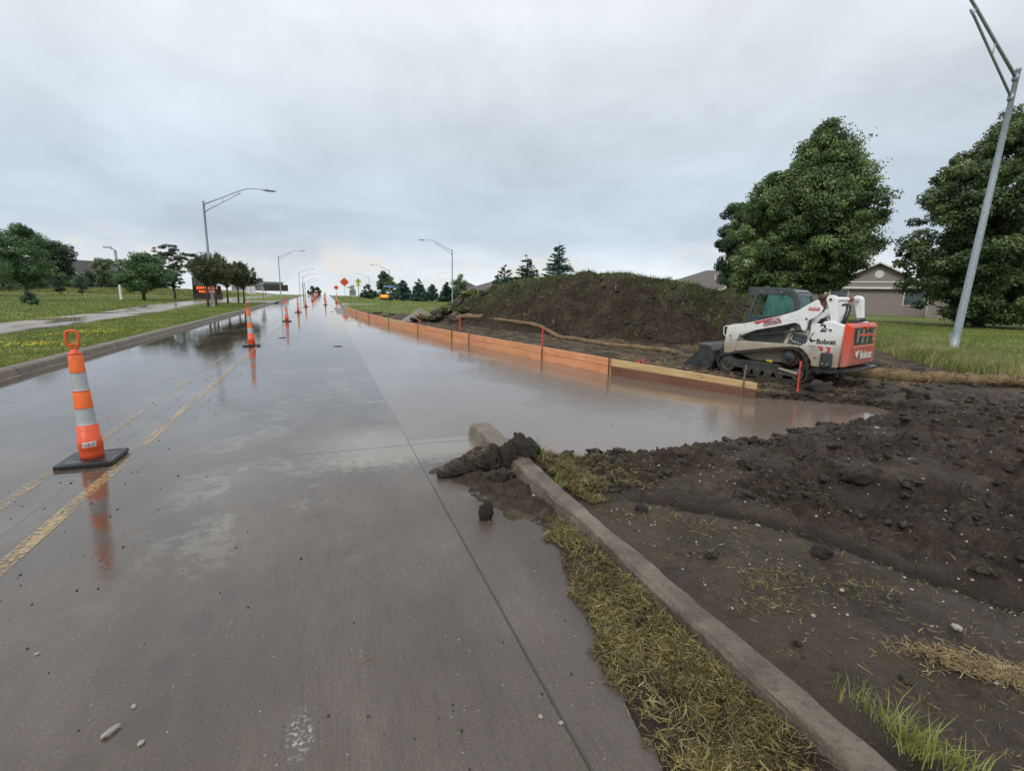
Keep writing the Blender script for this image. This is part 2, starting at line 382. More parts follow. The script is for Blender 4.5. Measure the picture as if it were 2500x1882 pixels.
strip(V,Fc,.7751,1.5,[47.4,60,80,110,150,180,240,320,620],0.)
rd=mesh('road',V,Fc,ROADM); tag(rd,kind='structure')

# kerbs
def kerbmat():
    m,nt,p=newmat('kerb_concrete'); v=nd(nt,'ShaderNodeTexCoord').outputs['Object']; s=nd(nt,'ShaderNodeSeparateXYZ',{0:v})
    a=noise(nt,v,3,6,.65); b=noise(nt,v,45,5,.7)
    col=ramp(nt,a,[(.30,(.070,.053,.038)),(.47,(.150,.120,.090)),(.66,(.245,.205,.160))])
    col=mix(nt,smap(nt,b,.52,.66,0,.6),col,(.05,.040,.030))
    st=noise(nt,vscale(nt,v,(22,1.5,22)),1.,3); col=mix(nt,smap(nt,st,.6,.72,0,.45),col,(.05,.042,.035))
    k=mth(nt,'MULTIPLY',smap(nt,noise(nt,v,5,5,.7,1.),.62,.68),smap(nt,noise(nt,v,40,3),.45,.6)); col=mix(nt,mth(nt,'MULTIPLY',k,.6),col,(.42,.40,.36))
    jt=mth(nt,'PINGPONG',mth(nt,'ADD',s.outputs[1],100-14.6),2.3); j=mth(nt,'MULTIPLY',smap(nt,jt,.02,.006),smap(nt,s.outputs[0],0,-1)); col=mix(nt,j,col,(.02,.018,.015))
    bp=nd(nt,'ShaderNodeBump',{'Strength':.9,'Distance':.012,'Height':mth(nt,'SUBTRACT',mth(nt,'ADD',mth(nt,'MULTIPLY',b,1.6),a),mth(nt,'MULTIPLY',j,2.))}); setp(nt,p,col=col,rough=smap(nt,a,.4,.6,.4,.7),nor=bp.outputs[0]); return m
KM=kerbmat()
def kerb(name,path,prof,sgn,label=None,wob=0.):
    """prof: (offset across, z); path: (x,y)"""
    V=[];Fc=[];n=len(prof)
    for x,y in path:
        zb=float(gz(0,y)); wd_=1.+(.75*float(sst(2.6,5.,y)) if wob>.01 else 0.)
        for k,(a,z) in enumerate(prof):
            w_=wob*float(fbm(np.array(y*(3.5 if wob>.01 else 2.5)+k*.9),np.array(k*.8),4,5)); V.append((x+sgn*a*wd_+w_,y,zb+z+w_*.5))
    for i in range(len(path)-1):
        for k in range(n-1):
            q=(i*n+k,i*n+k+1,(i+1)*n+k+1,(i+1)*n+k); Fc.append(q)
    Fc.append(tuple(range(n))); Fc.append(tuple((len(path)-1)*n+k for k in range(n))[::-1])
    o=mesh(name,V,Fc,KM)
    bm=bmesh.new(); bm.from_mesh(o.data); bmesh.ops.recalc_face_normals(bm,faces=bm.faces); bm.to_mesh(o.data); bm.free()
    return tag(o,kind='structure')
prof=[(-.0,-.2),(0,.004),(.05,.02),(.09,.12),(.125,.145),(.17,.152),(.29,.15),(.31,.14),(.31,-.2)]
kerb('kerb',[(-5.1,y) for y in list(np.arange(2,60,1.))+[60.0]],prof,-1,wob=.004)
kerb('kerb',[(-5.1-.0*(y-66),y) for y in np.arange(67,330,8.)],prof,-1)
kerb('kerb',[(1.5,y) for y in [61.5,70,90,120,150,180]],prof,1)
kerb('kerb',[(1.47,y) for y in [41.2,44,47,52,57.5]],prof,1)
kp=[(1.49-.04*float(sst(2.6,5.,y)),y) for y in list(np.arange(-1.5,5.2,.05))+[5.2]]
kerb('kerb',kp,[(0,-.2),(0,.004),(.006,.012),(.017,.118),(.021,.132),(.030,.140),(.040,.142),(.126,.140),(.134,.136),(.139,.126),(.140,-.2)],1,wob=.0101)

# path, apron, side path
def pathmat():
    m,nt,p=newmat('path_concrete'); v=nd(nt,'ShaderNodeTexCoord').outputs['Object']
    a=noise(nt,v,.5,5,.6,.4); b=noise(nt,v,8,4,.6)
    col=ramp(nt,mth(nt,'ADD',mth(nt,'MULTIPLY',a,.7),mth(nt,'MULTIPLY',b,.3)),[(.38,(.20,.165,.14)),(.62,(.36,.305,.27))])
    w_=smap(nt,noise(nt,vscale(nt,v,(1,.35,1)),.6,4,.6,.5),.40,.58,.05,.40)
    bp=nd(nt,'ShaderNodeBump',{'Strength':.15,'Distance':.01,'Height':b}); setp(nt,p,col=col,rough=w_,spec=.6,nor=bp.outputs[0]); return m
PM=pathmat()
def ribbon(name,L,Rr,dz,mat,th=.12):
    V=[];Fc=[]
    for (a,b) in zip(L,Rr):
        for (x,y) in (a,b):
            z=float(gz(x,y)); V+=[(x,y,z+dz),(x,y,z+dz-th)]
    for i in range(len(L)-1):
        a=4*i; Fc+=[(a,a+2,a+6,a+4),(a+1,a,a+4,a+5),(a+2,a+3,a+7,a+6)]
    Fc.append((0,1,3,2)); o=mesh(name,V,Fc,mat); return tag(o,kind='structure')
Lp=[(-11.8,12),(-11.55,18),(-11.5,24),(-11.6,30),(-12.2,38),(-13.1,46),(-13.6,54),(-13.7,62),(-13.4,70),(-12.6,80),(-12,95),(-12,130)]
Rp=[(-9.4,12),(-9.25,18),(-8.95,23.5),(-9.1,29),(-9.5,37),(-10.3,46),(-10.9,54),(-11.1,62),(-10.9,70),(-10.3,80),(-9.8,95),(-9.8,130)]
ribbon('path',Lp,Rp,.125,PM)
ribbon('driveway_apron',[(-11.2,57.5),(-8,58.5),(-6,59.5),(-5.1,60.2)],[(-11.2,65.5),(-8,66),(-6,66.4),(-5.1,66.8)],.13,PM)
ribbon('side_path',[(1.5,57.6),(3,57.9),(5.5,58)],[(1.5,61.4),(3,60),(5.5,59.4)],.03,PM)

# yellow lane lines
def linemat(name,fade):
    m,nt,p=newmat(name); v=nd(nt,'ShaderNodeTexCoord').outputs['Object']
    a=noise(nt,v,30,5,.75); b=noise(nt,vscale(nt,v,(6,.8,1)),1.5,4,.6)
    al=mth(nt,'MULTIPLY',smap(nt,mth(nt,'ADD',mth(nt,'MULTIPLY',a,.6),mth(nt,'MULTIPLY',b,.4)),fade-.05,fade+.13),.72)
    setp(nt,p,col=ramp(nt,b,[(.3,(.40,.25,.10)),(.7,(.58,.42,.20))]),rough=.22,alpha=al); return m
def line(x0,x1,y0,y1,mt):
    V=[];Fc=[]; ys_=list(np.arange(y0,y1,.8 if y1<70 else 5.))+[y1]
    for y in ys_: V+=[(x0,y,float(gz(0,y))+.004),(x1,y,float(gz(0,y))+.004)]
    for i in range(len(ys_)-1): Fc.append((2*i,2*i+1,2*i+3,2*i+2))
    o=mesh('lane_line',V,Fc,mt); return tag(o,kind='structure')
line(-1.86,-1.76,-2,60,linemat('yellow_paint',.47)); l2=linemat('faded_yellow_paint',.50)
line(-2.34,-2.25,-2,60,l2)

# --- excavated site soil ---
RIDGE=[(5.9,26.5),(7.0,24.3),(7.75,22.3),(8.9,19.6),(9.85,17.4),(10.5,15.9),(11.7,13.6),(12.9,12.4),(14.6,11.6),(16.5,11.5)]
RH=[.75,1.42,1.93,2.30,2.44,2.30,1.98,1.58,.8,.12]
WATER=[(.7,5.0),(1.7,5.05),(1.85,4.15),(2.8,3.98),(3.87,3.95),(4.5,3.95),(5.7,4.12),(7.0,4.1),(7.75,4.25),(7.9,4.95),(7.45,5.35),(7.0,5.72),(6.66,5.90)]+[(a+.10,b) for a,b in BL[1:]]+[(1.3,47.6),(.7,47.6)]
SHORE=[(1.7,5.0),(1.85,4.15),(2.8,3.98),(3.87,3.95),(4.5,3.95),(5.7,4.12),(7.0,4.1),(7.75,4.25),(7.9,4.95),(7.45,5.35),(7.0,5.72),(6.66,5.90)]
def soil(x,y,detail=True):
    b=.06+.03*fbm(x*.5,y*.5,3,11)+.03*sst(6,9,y)
    # rough pile of tipped earth, right foreground
    pile=.36*np.exp(-(((x-7.6)/2.2)**2+((y-2.6)/1.3)**2)**1.3)+.10*np.exp(-(((x-4.2)/1.8)**2+((y-2.9)/1.0)**2)**1.5)
    edge=(x-2.42)*.80+(y-2.55)*.62  # >0 on the rough side of the tyre groove
    edge=edge+.14*np.sin(y*2.2)+.10*fbm(x*.8,y*.8,2,4)
    rough=sst(-.02,.25,edge)*sst(5.6,4.6,y)*sst(14,9.5,x)
    near=sst(7.5,6,y)
    b=b+pile*near
    b=b-.055*np.exp(-((edge+.02)/.06)**2)*sst(3.3,2.6,y)*sst(.7,1.1,y)+.025*np.exp(-((edge-.14)/.07)**2)*sst(3.3,2.6,y)*sst(.7,1.1,y) # tyre groove
    m_ ,mh=dseg(x,y,RIDGE,RH)
    # the near (road) side of the ridge is steep, the far side gentler
    w=.55+1.12*mh; sgn=(x-8)*.62+(y-21)*.5
    far=np.zeros_like(x)
    for i in range(1): pass
    t=np.clip(m_/w,0,1.); pr=(1-sst(0,1,t)**1.0); pr=.55*pr+.45*(1-t)**1.1
    mound=mh*pr*(1+.04*fbm(x*.6,y*.6,3,21)) 
    z=np.maximum(b,b*.3+mound)
    mm=sst(.08,.4,mound)
    if detail:
        sm_=1-.8*sst(.0,.35,fbm(x*.9,y*1.4,3,95)); rough=rough*(.15+.85*sm_)
        z=z+rough*(.050*billow(x*1.9,y*1.9,3,31)+.046*fbm(x*5,y*5,4,32,.6)+.046*np.abs(fbm(x*9,y*9,4,33,.62))+.012*fbm(x*34,y*34,2,34))
        z=z+(1-rough)*(1-mm)*(.010*fbm(x*5,y*5,5,41,.6)+.008*billow(x*2.2,y*2.2,3,42))
        z=z+mm*(1-.6*sst(.6,.95,mound/np.maximum(mh,.3)))*(.045*billow(x*1.2,y*1.2,3,51)+.11*np.abs(fbm(x*3.2+y*.8,y*3.2,4,52,.62))-.05+.03*fbm(x*9,y*9,2,53))
        rut=sst(5.2,6.4,y)*(1-mm)*sst(6.4,7.2,x)
        z=z+rut*.035*(fbm(x*.9+y*.3,y*3.2-x*.9,3,61))
        z=z-rut*.03*sst(9.4,10,x)*sst(12,10,x)*sst(6.2,5.6,y)
    # shore
    ds=dseg(x,y,SHORE); win=inpoly(x,y,WATER)
    dsn=ds+.10*fbm(x*2.2,y*2.2,3,71)
    up=-.03+.05*sst(-.05,.1,dsn)+ .9*np.clip(dsn-.02,0,9)
    z=np.where(win,np.minimum(-.06-.25*np.minimum(ds,.4),-.05),np.minimum(z,np.where(ds<.5,up+.02*fbm(x*9,y*9,3,5),9)))
    # drained pit bottom beyond the puddle
    pit=win&(x<6)
    z=np.where(pit,-.22+.20*sst(24,36,y+2*fbm(x*.7,y*.5,3,81))+.012*fbm(x*4,y*4,4,82),z)
    # edge of the bare earth
    si=inpoly(x,y,SITE); de=dseg(x,y,SITE+[SITE[0]])
    nzd=.35*fbm(x*.9,y*.9,4,91)
    sd=np.where(si,de,-de)+nzd
    z=np.where((x>1.9)&(~pit),z-.5*sst(.35,-.15,sd)*1.0,z)
    # under kerb / along its back
    z=np.where((x<1.82)&(y<5.25),np.minimum(z,.135-.0*x),z)
    global GROOVE
    GROOVE=np.exp(-((edge+.02)/.075)**2)*sst(3.3,2.6,y)*sst(.7,1.1,y)
    return z,rough,mound,win
xs=spaced([(1.595,3.7,.013),(3.7,9,.032),(9,13,.05),(13,20.2,.10)]); ys=spaced([(.2,3.2,.013),(3.2,7.2,.032),(7.2,14,.055),(14,28,.07),(28,34,.15),(34,48,.25)])
X,Y,Q=grid(xs,ys); Z,RG,MD,WN=soil(X,Y); GRV=GROOVE.copy()
# narrow pit strip between slab and kerb line gets its own columns
qc=Q.mean(1).astype(int)
si=inpoly(X,Y,SITE); de=dseg(X,Y,SITE+[SITE[0]]); keep=(si|(de<.6))[Q].all(1)
keep&=~((X<1.75)&(Y>5.22)&(Y<60))[Q].all(1)
mdq=(MD[Q].max(1)>.16)
def soilmat(name,mound=False):
    m,nt,p=newmat(name); v=nd(nt,'ShaderNodeTexCoord').outputs['Object']; s=nd(nt,'ShaderNodeSeparateXYZ',{0:v})
    a=noise(nt,v,1.1,5,.6,.3); b=noise(nt,v,9,6,.7); c=noise(nt,v,70,5,.7)
    f=mth(nt,'ADD',mth(nt,'MULTIPLY',a,.45),mth(nt,'MULTIPLY',b,.55))
    col=ramp(nt,f,[(.32,(.012,.0085,.006)),(.46,(.036,.026,.018)),(.57,(.068,.050,.035)),(.72,(.135,.100,.070))])
    fl=nd(nt,'ShaderNodeTexVoronoi',{'Vector':v,'Scale':38.}).outputs[0]
    k=mth(nt,'MULTIPLY',smap(nt,fl,.13,.07),smap(nt,noise(nt,v,5,3),.5,.62)); col=mix(nt,mth(nt,'MULTIPLY',k,.8),col,(.34,.30,.25))
    if mound:
        col=nd(nt,'ShaderNodeVectorMath',{0:col,1:(1.12,1.15,1.17)},operation='MULTIPLY').outputs[0]
        gr=mth(nt,'MULTIPLY',smap(nt,noise(nt,v,2.2,5,.7),.52,.66),smap(nt,s.outputs[2],.3,2.0,.15,.8)); col=mix(nt,gr,col,(.05,.075,.022))
        st=smap(nt,noise(nt,v,1.2,4,.7,1.),.63,.70); col=mix(nt,mth(nt,'MULTIPLY',st,.5),col,(.16,.12,.07))
        rr=smap(nt,b,.4,.6,.7,.95)
    else:
        # trampled straw colour on the strip behind the form boards
        tr=mth(nt,'MULTIPLY',smap(nt,noise(nt,vscale(nt,v,(1,.6,1)),2.,5,.7,.6),.47,.60),smap(nt,s.outputs[1],5.4,6.2)); col=mix(nt,mth(nt,'MULTIPLY',tr,.6),col,(.17,.125,.065))
        nr=mth(nt,'MULTIPLY',smap(nt,noise(nt,v,2.6,5,.7,.6),.52,.64),smap(nt,s.outputs[0],3.3,2.4)); nr=mth(nt,'MULTIPLY',nr,smap(nt,c,.4,.6)); col=mix(nt,mth(nt,'MULTIPLY',nr,.5),col,(.15,.11,.05))
        w_=smap(nt,noise(nt,v,1.7,4,.6,.4),.45,.62)
        rr=mth(nt,'ADD',mth(nt,'MULTIPLY',w_,.38),.30)
        rr=mth(nt,'ADD',rr,mth(nt,'MULTIPLY',smap(nt,b,.4,.6),.18))
        rr=mth(nt,'ADD',rr,smap(nt,s.outputs[1],5.2,6.2,0.,.28))
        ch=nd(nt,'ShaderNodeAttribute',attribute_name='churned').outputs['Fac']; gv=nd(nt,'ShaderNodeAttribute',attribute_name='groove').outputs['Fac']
        sm=mth(nt,'MULTIPLY',smap(nt,ch,.35,.08),mth(nt,'MULTIPLY',smap(nt,s.outputs[1],5.2,4.2),smap(nt,s.outputs[0],1.57,1.6)))
        col=mix(nt,mth(nt,'MULTIPLY',sm,mth(nt,'MULTIPLY',smap(nt,a,.35,.6,.25,.7),smap(nt,c,.3,.6,.5,1.))),col,(.092,.073,.054)); rr=mth(nt,'SUBTRACT',rr,mth(nt,'MULTIPLY',sm,.12))
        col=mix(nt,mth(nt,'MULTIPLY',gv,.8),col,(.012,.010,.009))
    bp=nd(nt,'ShaderNodeBump',{'Strength':1.,'Distance':.022,'Height':mth(nt,'ADD',c,mth(nt,'MULTIPLY',b,.8))})
    if mound: bp=nd(nt,'ShaderNodeBump',{'Strength':1.,'Distance':.09,'Height':noise(nt,v,11,6,.72),'Normal':bp.outputs[0]})
    setp(nt,p,col=col,rough=rr,spec=.12 if mound else .24,nor=bp.outputs[0]); return m
SOIL=soilmat('wet_soil'); MSOIL=soilmat('mound_soil',True)
def sub(name,mask,mat):
    q=Q[mask]; u,inv=np.unique(q.ravel(),return_inverse=True)
    o=nmesh(name,np.stack([X[u],Y[u],Z[u]],1),inv.reshape(q.shape),mat,smooth=True)
    for nm_,ar in (('churned',RG),('groove',GRV)):
        at_=o.data.attributes.new(nm_,'FLOAT','POINT'); at_.data.foreach_set('value',np.ascontiguousarray(ar[u],dtype=np.float32))
    return tag(o,kind='structure')
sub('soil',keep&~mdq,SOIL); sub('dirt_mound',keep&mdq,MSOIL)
# gravel-sand pit bottom between slab and old kerb line
xp=np.arange(.79,1.85,.06); yp=np.arange(5.1,47.5,.12); Xp,Yp,Qp=grid(xp,yp)
Zp=-.22+.20*sst(24,36,Yp+2*fbm(Xp*.7,Yp*.5,3,81))+.012*fbm(Xp*4,Yp*4,4,82)-.002
PITM=M('pit_gravel',[(.35,(.07,.055,.045)),(.5,(.15,.12,.10)),(.65,(.26,.22,.18))],4,(.3,.6),.6,60)
tag(nmesh('pit_floor',np.stack([Xp,Yp,Zp],1),Qp,PITM,smooth=True),kind='structure')

# water
def watermat():
    m,nt,p=newmat('muddy_water'); v=nd(nt,'ShaderNodeTexCoord').outputs['Object']; s=nd(nt,'ShaderNodeSeparateXYZ',{0:v})
    col=ramp(nt,noise(nt,v,.5,4),[(.3,(.135,.105,.085)),(.7,(.18,.142,.117))])
    # wind ripples, stronger out in the open right part
    k=smap(nt,noise(nt,v,.35,3,.5,.5),.36,.60,.15,.85); k=mth(nt,'MULTIPLY',k,smap(nt,s.outputs[0],1.0,3.2,.18,1.)); k=mth(nt,'MULTIPLY',k,smap(nt,s.outputs[0],7.3,6.4,.15,1.))
    r1=noise(nt,vscale(nt,v,(1,1.7,1)),15,3,.55,.5); r2=noise(nt,v,34,2,.5)
    h=mth(nt,'ADD',r1,mth(nt,'MULTIPLY',r2,.25))
    bp=nd(nt,'ShaderNodeBump',{'Strength':mth(nt,'MULTIPLY',k,.22),'Distance':.016,'Height':h})
    # rain rings
    vo=nd(nt,'ShaderNodeTexVoronoi',{'Vector':v,'Scale':2.2,'Randomness':1.}).outputs[0]
    ring=mth(nt,'MULTIPLY',mth(nt,'SINE',mth(nt,'MULTIPLY',vo,240.)),smap(nt,vo,.13,.03))
    bp2=nd(nt,'ShaderNodeBump',{'Strength':.05,'Distance':.02,'Height':ring,'Normal':bp.outputs[0]})
    setp(nt,p,col=col,rough=.025,spec=1.,nor=bp2.outputs[0]); return m
V=[(x,y,-.03) for x,y in [(.7755,5.2),(.7755,4.9),(1.9,4.9),(1.9,3.9),(8.6,3.9),(8.6,6.2),(6.75,6.2)]+[(a+.25,b) for a,b in BL[1:]]+[(1.5,47.2),(.7755,47.2)]]
w_=mesh('puddle_water',V,[tuple(range(len(V)))],watermat()); tag(w_,kind='structure')
tag(mesh('puddle_water',[(8.7,5.0,.052),(12.3,4.6,.052),(12.0,6.2,.052),(10.2,7.2,.052),(9.0,6.6,.052)],[(0,1,2,3,4)],bpy.data.materials['muddy_water']),kind='structure')
# ---------------- traffic channelizer cones ----------------
ORG=M('orange_plastic',[(.3,(.66,.08,.025)),(.55,(.76,.10,.028)),(.68,(.42,.10,.05)),(.78,(.2,.12,.08))],11,(.35,.6),.1,60,detail=8); 
def retro(name,c,em=0.):
    m,nt,p=newmat(name); v=nd(nt,'ShaderNodeTexCoord').outputs['Object']
    n=noise(nt,v,20,3); dn=smap(nt,noise(nt,vscale(nt,v,(9,9,5)),1.,6,.75),.53,.68,0,.55); setp(nt,p,col=mix(nt,dn,ramp(nt,n,[(.3,tuple(k*.92 for k in c)),(.7,c)]),(.16,.12,.09)),rough=.28,spec=.6)
    if em: p.inputs['Sheen Weight'].default_value=em
    wv=nd(nt,'ShaderNodeTexVoronoi',{'Vector':v,'Scale':90.}).outputs[0]
    bp=nd(nt,'ShaderNodeBump',{'Strength':.25,'Distance':.003,'Height':wv}); setp(nt,p,nor=bp.outputs[0]); return m
OB=retro('orange_sheeting',(1.,.185,.03)); SB=retro('silver_sheeting',(.46,.47,.48))
RUB=M('black_rubber',(.022,.022,.023),12,(.25,.45),.3,60)
WHT=M('white_label',(.75,.74,.7),30,(.4,.6)); BLK=M('black_paint',(.02,.02,.02),20,(.35,.5))
def lerp_r(z): return .084-.034*(z-.04)/.97
def make_cone(detail=True):
    t=thing('traffic_cone','x','traffic cone')
    n=32 if detail else 16
    MB().lathe([(.088,.03),(.090,.08),(.090,.13),(.093,.135),(.091,.225),(.084,.23),(.080,.35),(lerp_r(.351),.351)],n).obj('cone_body',ORG,t,True)
    # ribs between the sheeting
    for a,b,mt,nm in ((.352,.51,SB,'silver_band'),(.514,.665,OB,'orange_band'),(.669,.835,SB,'silver_band'),(.839,.995,OB,'orange_band')):
        pr=[(lerp_r(a)+.001,a),(lerp_r(a)+.001,a+.003)]
        if mt is SB and detail:
            for k in range(8):
                zz_=a+.005+(b-a-.012)*k/7.; pr+=[(lerp_r(zz_)-.0016*(k%2),zz_)]
        pr+=[(lerp_r(b),b-.003),(lerp_r(b)-.001,b)]
        MB().lathe(pr,n).obj(nm,mt,t,True)
    mb=MB()
    if detail:
        for z_ in (.3505,.5105,.6655,.8355): MB().lathe([(lerp_r(z_)+.003,z_),(lerp_r(z_)+.003,z_+.0035)],n).obj('ring',ORG,t,True)
    mb.lathe([(.053,.996),(.053,1.006),(.03,1.012),(.03,1.035),(.02,1.04)],n); mb.obj('cap',ORG,t,True)
    pts=[(.022,1.035),(.020,1.055),(.035,1.075),(.044,1.10),(.044,1.17),(.034,1.195),(0,1.205),(-.034,1.195),(-.044,1.17),(-.044,1.10),(-.035,1.075),(-.020,1.055),(-.022,1.035)]
    MB().tube([(a,0,b) for a,b in pts],.0125,8).tube([(-.034,0,1.068),(0,0,1.085),(.034,0,1.068)],.011,8).obj('handle',ORG,t,True)
    b=MB().box((-.215,-.215,.0),(.215,.215,.042)).obj('base',RUB,t); bevel(b,.01,2)
    if detail:
        for q in (-1,1):
            for a,c in ((-.17,-.03),(.03,.17)): MB().box((a,q*.165-.008,.0425),(c,q*.165+.008,.0435)).obj('slot',BLK,b)
    return t
cn=make_cone()
cn.location=(-2.08,5.44,.002); cn.rotation_euler=(R(0),R(-1.2),0)
tag(cn,'orange and silver traffic cone nearest the camera, white sticker on its foot and loop handle','traffic cone',None)
# sticker on the near cone
sg=MB(); a0=R(-75)
for k in range(7):
    a_=a0+R(-32+64*k/6.-0); 
    for z_ in (.150,.200): sg.V.append((math.cos(a_)*.0925,math.sin(a_)*.0925,z_+.006*k/6))
for k in range(6): sg.F.append((2*k,2*k+2,2*k+3,2*k+1))
st=sg.obj('sticker',WHT,cn)
Mt=frame((math.cos(a0+math.pi/2),math.sin(a0+math.pi/2),.03),(0,0,1),(math.cos(a0)*.0945,math.sin(a0)*.0945,.186))
text('sticker_print','ADVANCED TRAFFIC',.0115,Mt,BLK,st,bold=.0002)
Mt.translation.z=.169; text('sticker_print','CONTROL 555-0100'[:7]+' INC',.0115,Mt,BLK,st,bold=.0002)
slotpat=M('grey_patch',(.10,.10,.10),10,(.3,.4)); MB().box((-.15,-.16,.0425),(-.02,-.12,.0432)).obj('patch',slotpat,cn)
cfar=make_cone(False); cfar['group']='traffic cones along the centre line'
spots=[(-1.98,15.6,'traffic cone standing on the yellow line, second along the centre line from the camera'),
 (-1.80,27.2,'third traffic cone along the yellow centre line, before the dark wet lane patch ends'),
 (-1.74,37.8,'fourth traffic cone along the yellow centre line'),
 (-1.62,50.,'fifth traffic cone along the centre line, level with the side street'),
 (-1.50,73,'sixth traffic cone along the centre line, first of the small distant ones'),
 (-1.45,86,'seventh traffic cone along the centre line, small and far up the road'),
 (-1.42,100,'eighth traffic cone along the centre line, tiny near the crest'),
 (-1.40,115,'ninth traffic cone along the centre line, tiny near the crest'),
 (-1.35,130,'tenth and farthest traffic cone along the centre line at the crest'),
 (.10,55.5,'traffic cone standing alone in the near lane short of the excavated lane end'),
 (.18,72,'second traffic cone in the near lane, just behind the lone one'),
 (.05,92,'third traffic cone in the near lane, far up the road'),
 (1.45,66,'traffic cone beside the right hand kerb past the side path')]
used=False
for x,y,l in spots:
    if not used: o=cfar; used=True; o.location=(x,y,float(gz(0,y))); o['label']=l; o.rotation_euler=(0,0,R(3))
    else: o=dup(cfar,(x,y,float(gz(0,y))+.001),R(random.uniform(-12,12)),l)
    if y<30: o.rotation_euler=(0,R(-1.2 if y<20 else -.5),R(4))
# ---------------- street lamps ----------------
GALV=M('galvanised_steel',[(.3,(.26,.30,.33)),(.7,(.40,.45,.49))],14,(.38,.55),.1,90,metal=.35)
DKST=M('dark_grey_steel',(.13,.15,.18),10,(.4,.55),.05,60,metal=.4)
LENS=M('lamp_lens',(.5,.5,.5),10,(.2,.3))
def make_lamp(mt=GALV):
    t=thing('street_lamp','x','street lamp')
    MB().lathe([(.15,0),(.15,.03),(.112,.05),(.106,.6),(.10,2),(.085,5),(.062,8.05),(.075,8.06),(.07,8.11),(.02,8.13)],16).lathe([(.2,-.4),(.2,.02)],16).obj('pole',mt,t,True)
    MB().box((-.06,-.135,.35),(.06,-.10,.6)).obj('hand_hole_cover',mt,t)
    up=[(.05,7.88),(1.2,8.42),(2.35,8.97),(2.75,9.15),(3.1,9.25),(3.45,9.29),(3.9,9.29),(4.25,9.27)]
    lo=[(.05,7.35),(1.2,8.05),(2.4,8.79),(2.62,8.90)]
    mb=MB().tube([(a,0,b) for a,b in up],[.042,.04,.038,.036,.034,.032,.03,.03],10).tube([(a,0,b) for a,b in lo],.032,10)
    mb.tube([(1.28,0,8.46),(1.32,0,8.10)],.022,6).tube([(2.42,0,9.0),(2.46,0,8.80)],.022,6)
    for z_ in (7.86,7.34): mb.box((.0,-.06,z_-.09),(.10,.06,z_+.09))
    mb.obj('mast_arm',mt,t,True)
    V=[];pr=[(4.2,.05,.04),(4.35,.12,.07),(4.55,.15,.075),(4.9,.14,.06),(5.12,.09,.03)]
    hd=MB(); 
    for i,(x,wd,h) in enumerate(pr):
        hd.V+=[(x,-wd,9.22-.03),(x,-wd,9.22+h*.4),(x,-wd*.5,9.22+h),(x,wd*.5,9.22+h),(x,wd,9.22+h*.4),(x,wd,9.22-.03)]
    for i in range(4):
        for k in range(6): hd.F.append((i*6+k,i*6+(k+1)%6,(i+1)*6+(k+1)%6,(i+1)*6+k))
    hd.F+= [tuple(range(6)),tuple(24+k for k in range(6))]
    h=hd.obj('lamp_head',DKST,t); MB().box((4.45,-.11,9.165),(4.95,.11,9.188)).obj('lens',LENS,h); MB().lathe([(.03,0),(.03,.08),(.01,.1)],8,Matrix.Translation((4.5,0,9.285))).obj('photocell',DKST,h)
    return t
lp=make_lamp(); lp['group']='street lamps along the road'
lamps=[(-8.3,45.5,0,'street lamp with double arm rising among the small vase-shaped trees on the left verge'),
 (-8.2,112,0,'second street lamp along the left side, beside the long grey building'),
 (-7.8,190,0,'third street lamp along the left side of the road'),
 (-8.2,236,0,'fourth street lamp along the left side, small beyond the crest'),
 (-8.0,300,0,'fifth street lamp along the left side, beyond the crest'),
 (-7.7,340,0,'sixth street lamp along the left side, beyond the crest'),
 (-7.6,430,0,'seventh street lamp along the left side, barely visible'),
 (-7.5,530,0,'eighth and farthest street lamp along the left side'),
 (18.7,76,180,'street lamp rising behind the left shoulder of the dirt mound'),
 (17.3,142,180,'street lamp standing beside the blue street name sign and the evergreen trees'),
 (17.7,215,180,'farthest street lamp on the right, above the round bush')]
lp.location=(18.1,9.35,0); lp.rotation_euler=(R(0),R(-4.6),R(180)); lp['label']='nearest street lamp, leaning grey steel pole at the right edge in tall grass'
# lean: rotate about local y tips it away from the road
for x,y,a,l in lamps: dup(lp,(x,y,float(gz(x,y))),R(a),l)
# pale lot lamp on the left lawn
WSTEEL=M('white_painted_steel',(.62,.64,.62),8,(.4,.6)); GSTEEL=M('green_grey_steel',(.30,.40,.40),8,(.4,.6))
P=gp(297,735,.0); t=thing('lot_lamp','white pole light standing on the lawn in front of the broad round tree','street lamp',(P.x,P.y,float(gz(P.x,P.y))-.05),R(200))
MB().lathe([(.28,0),(.28,.12),(.13,.14),(.12,5.3),(.13,5.32),(.06,5.4)],14).tube([(0,0,5.32),(.5,0,5.6)],.06,8).obj('pole',WSTEEL,t,True)
MB().box((.25,-.28,5.52),(1.0,.28,5.68)).obj('lamp_head',WSTEEL,t)

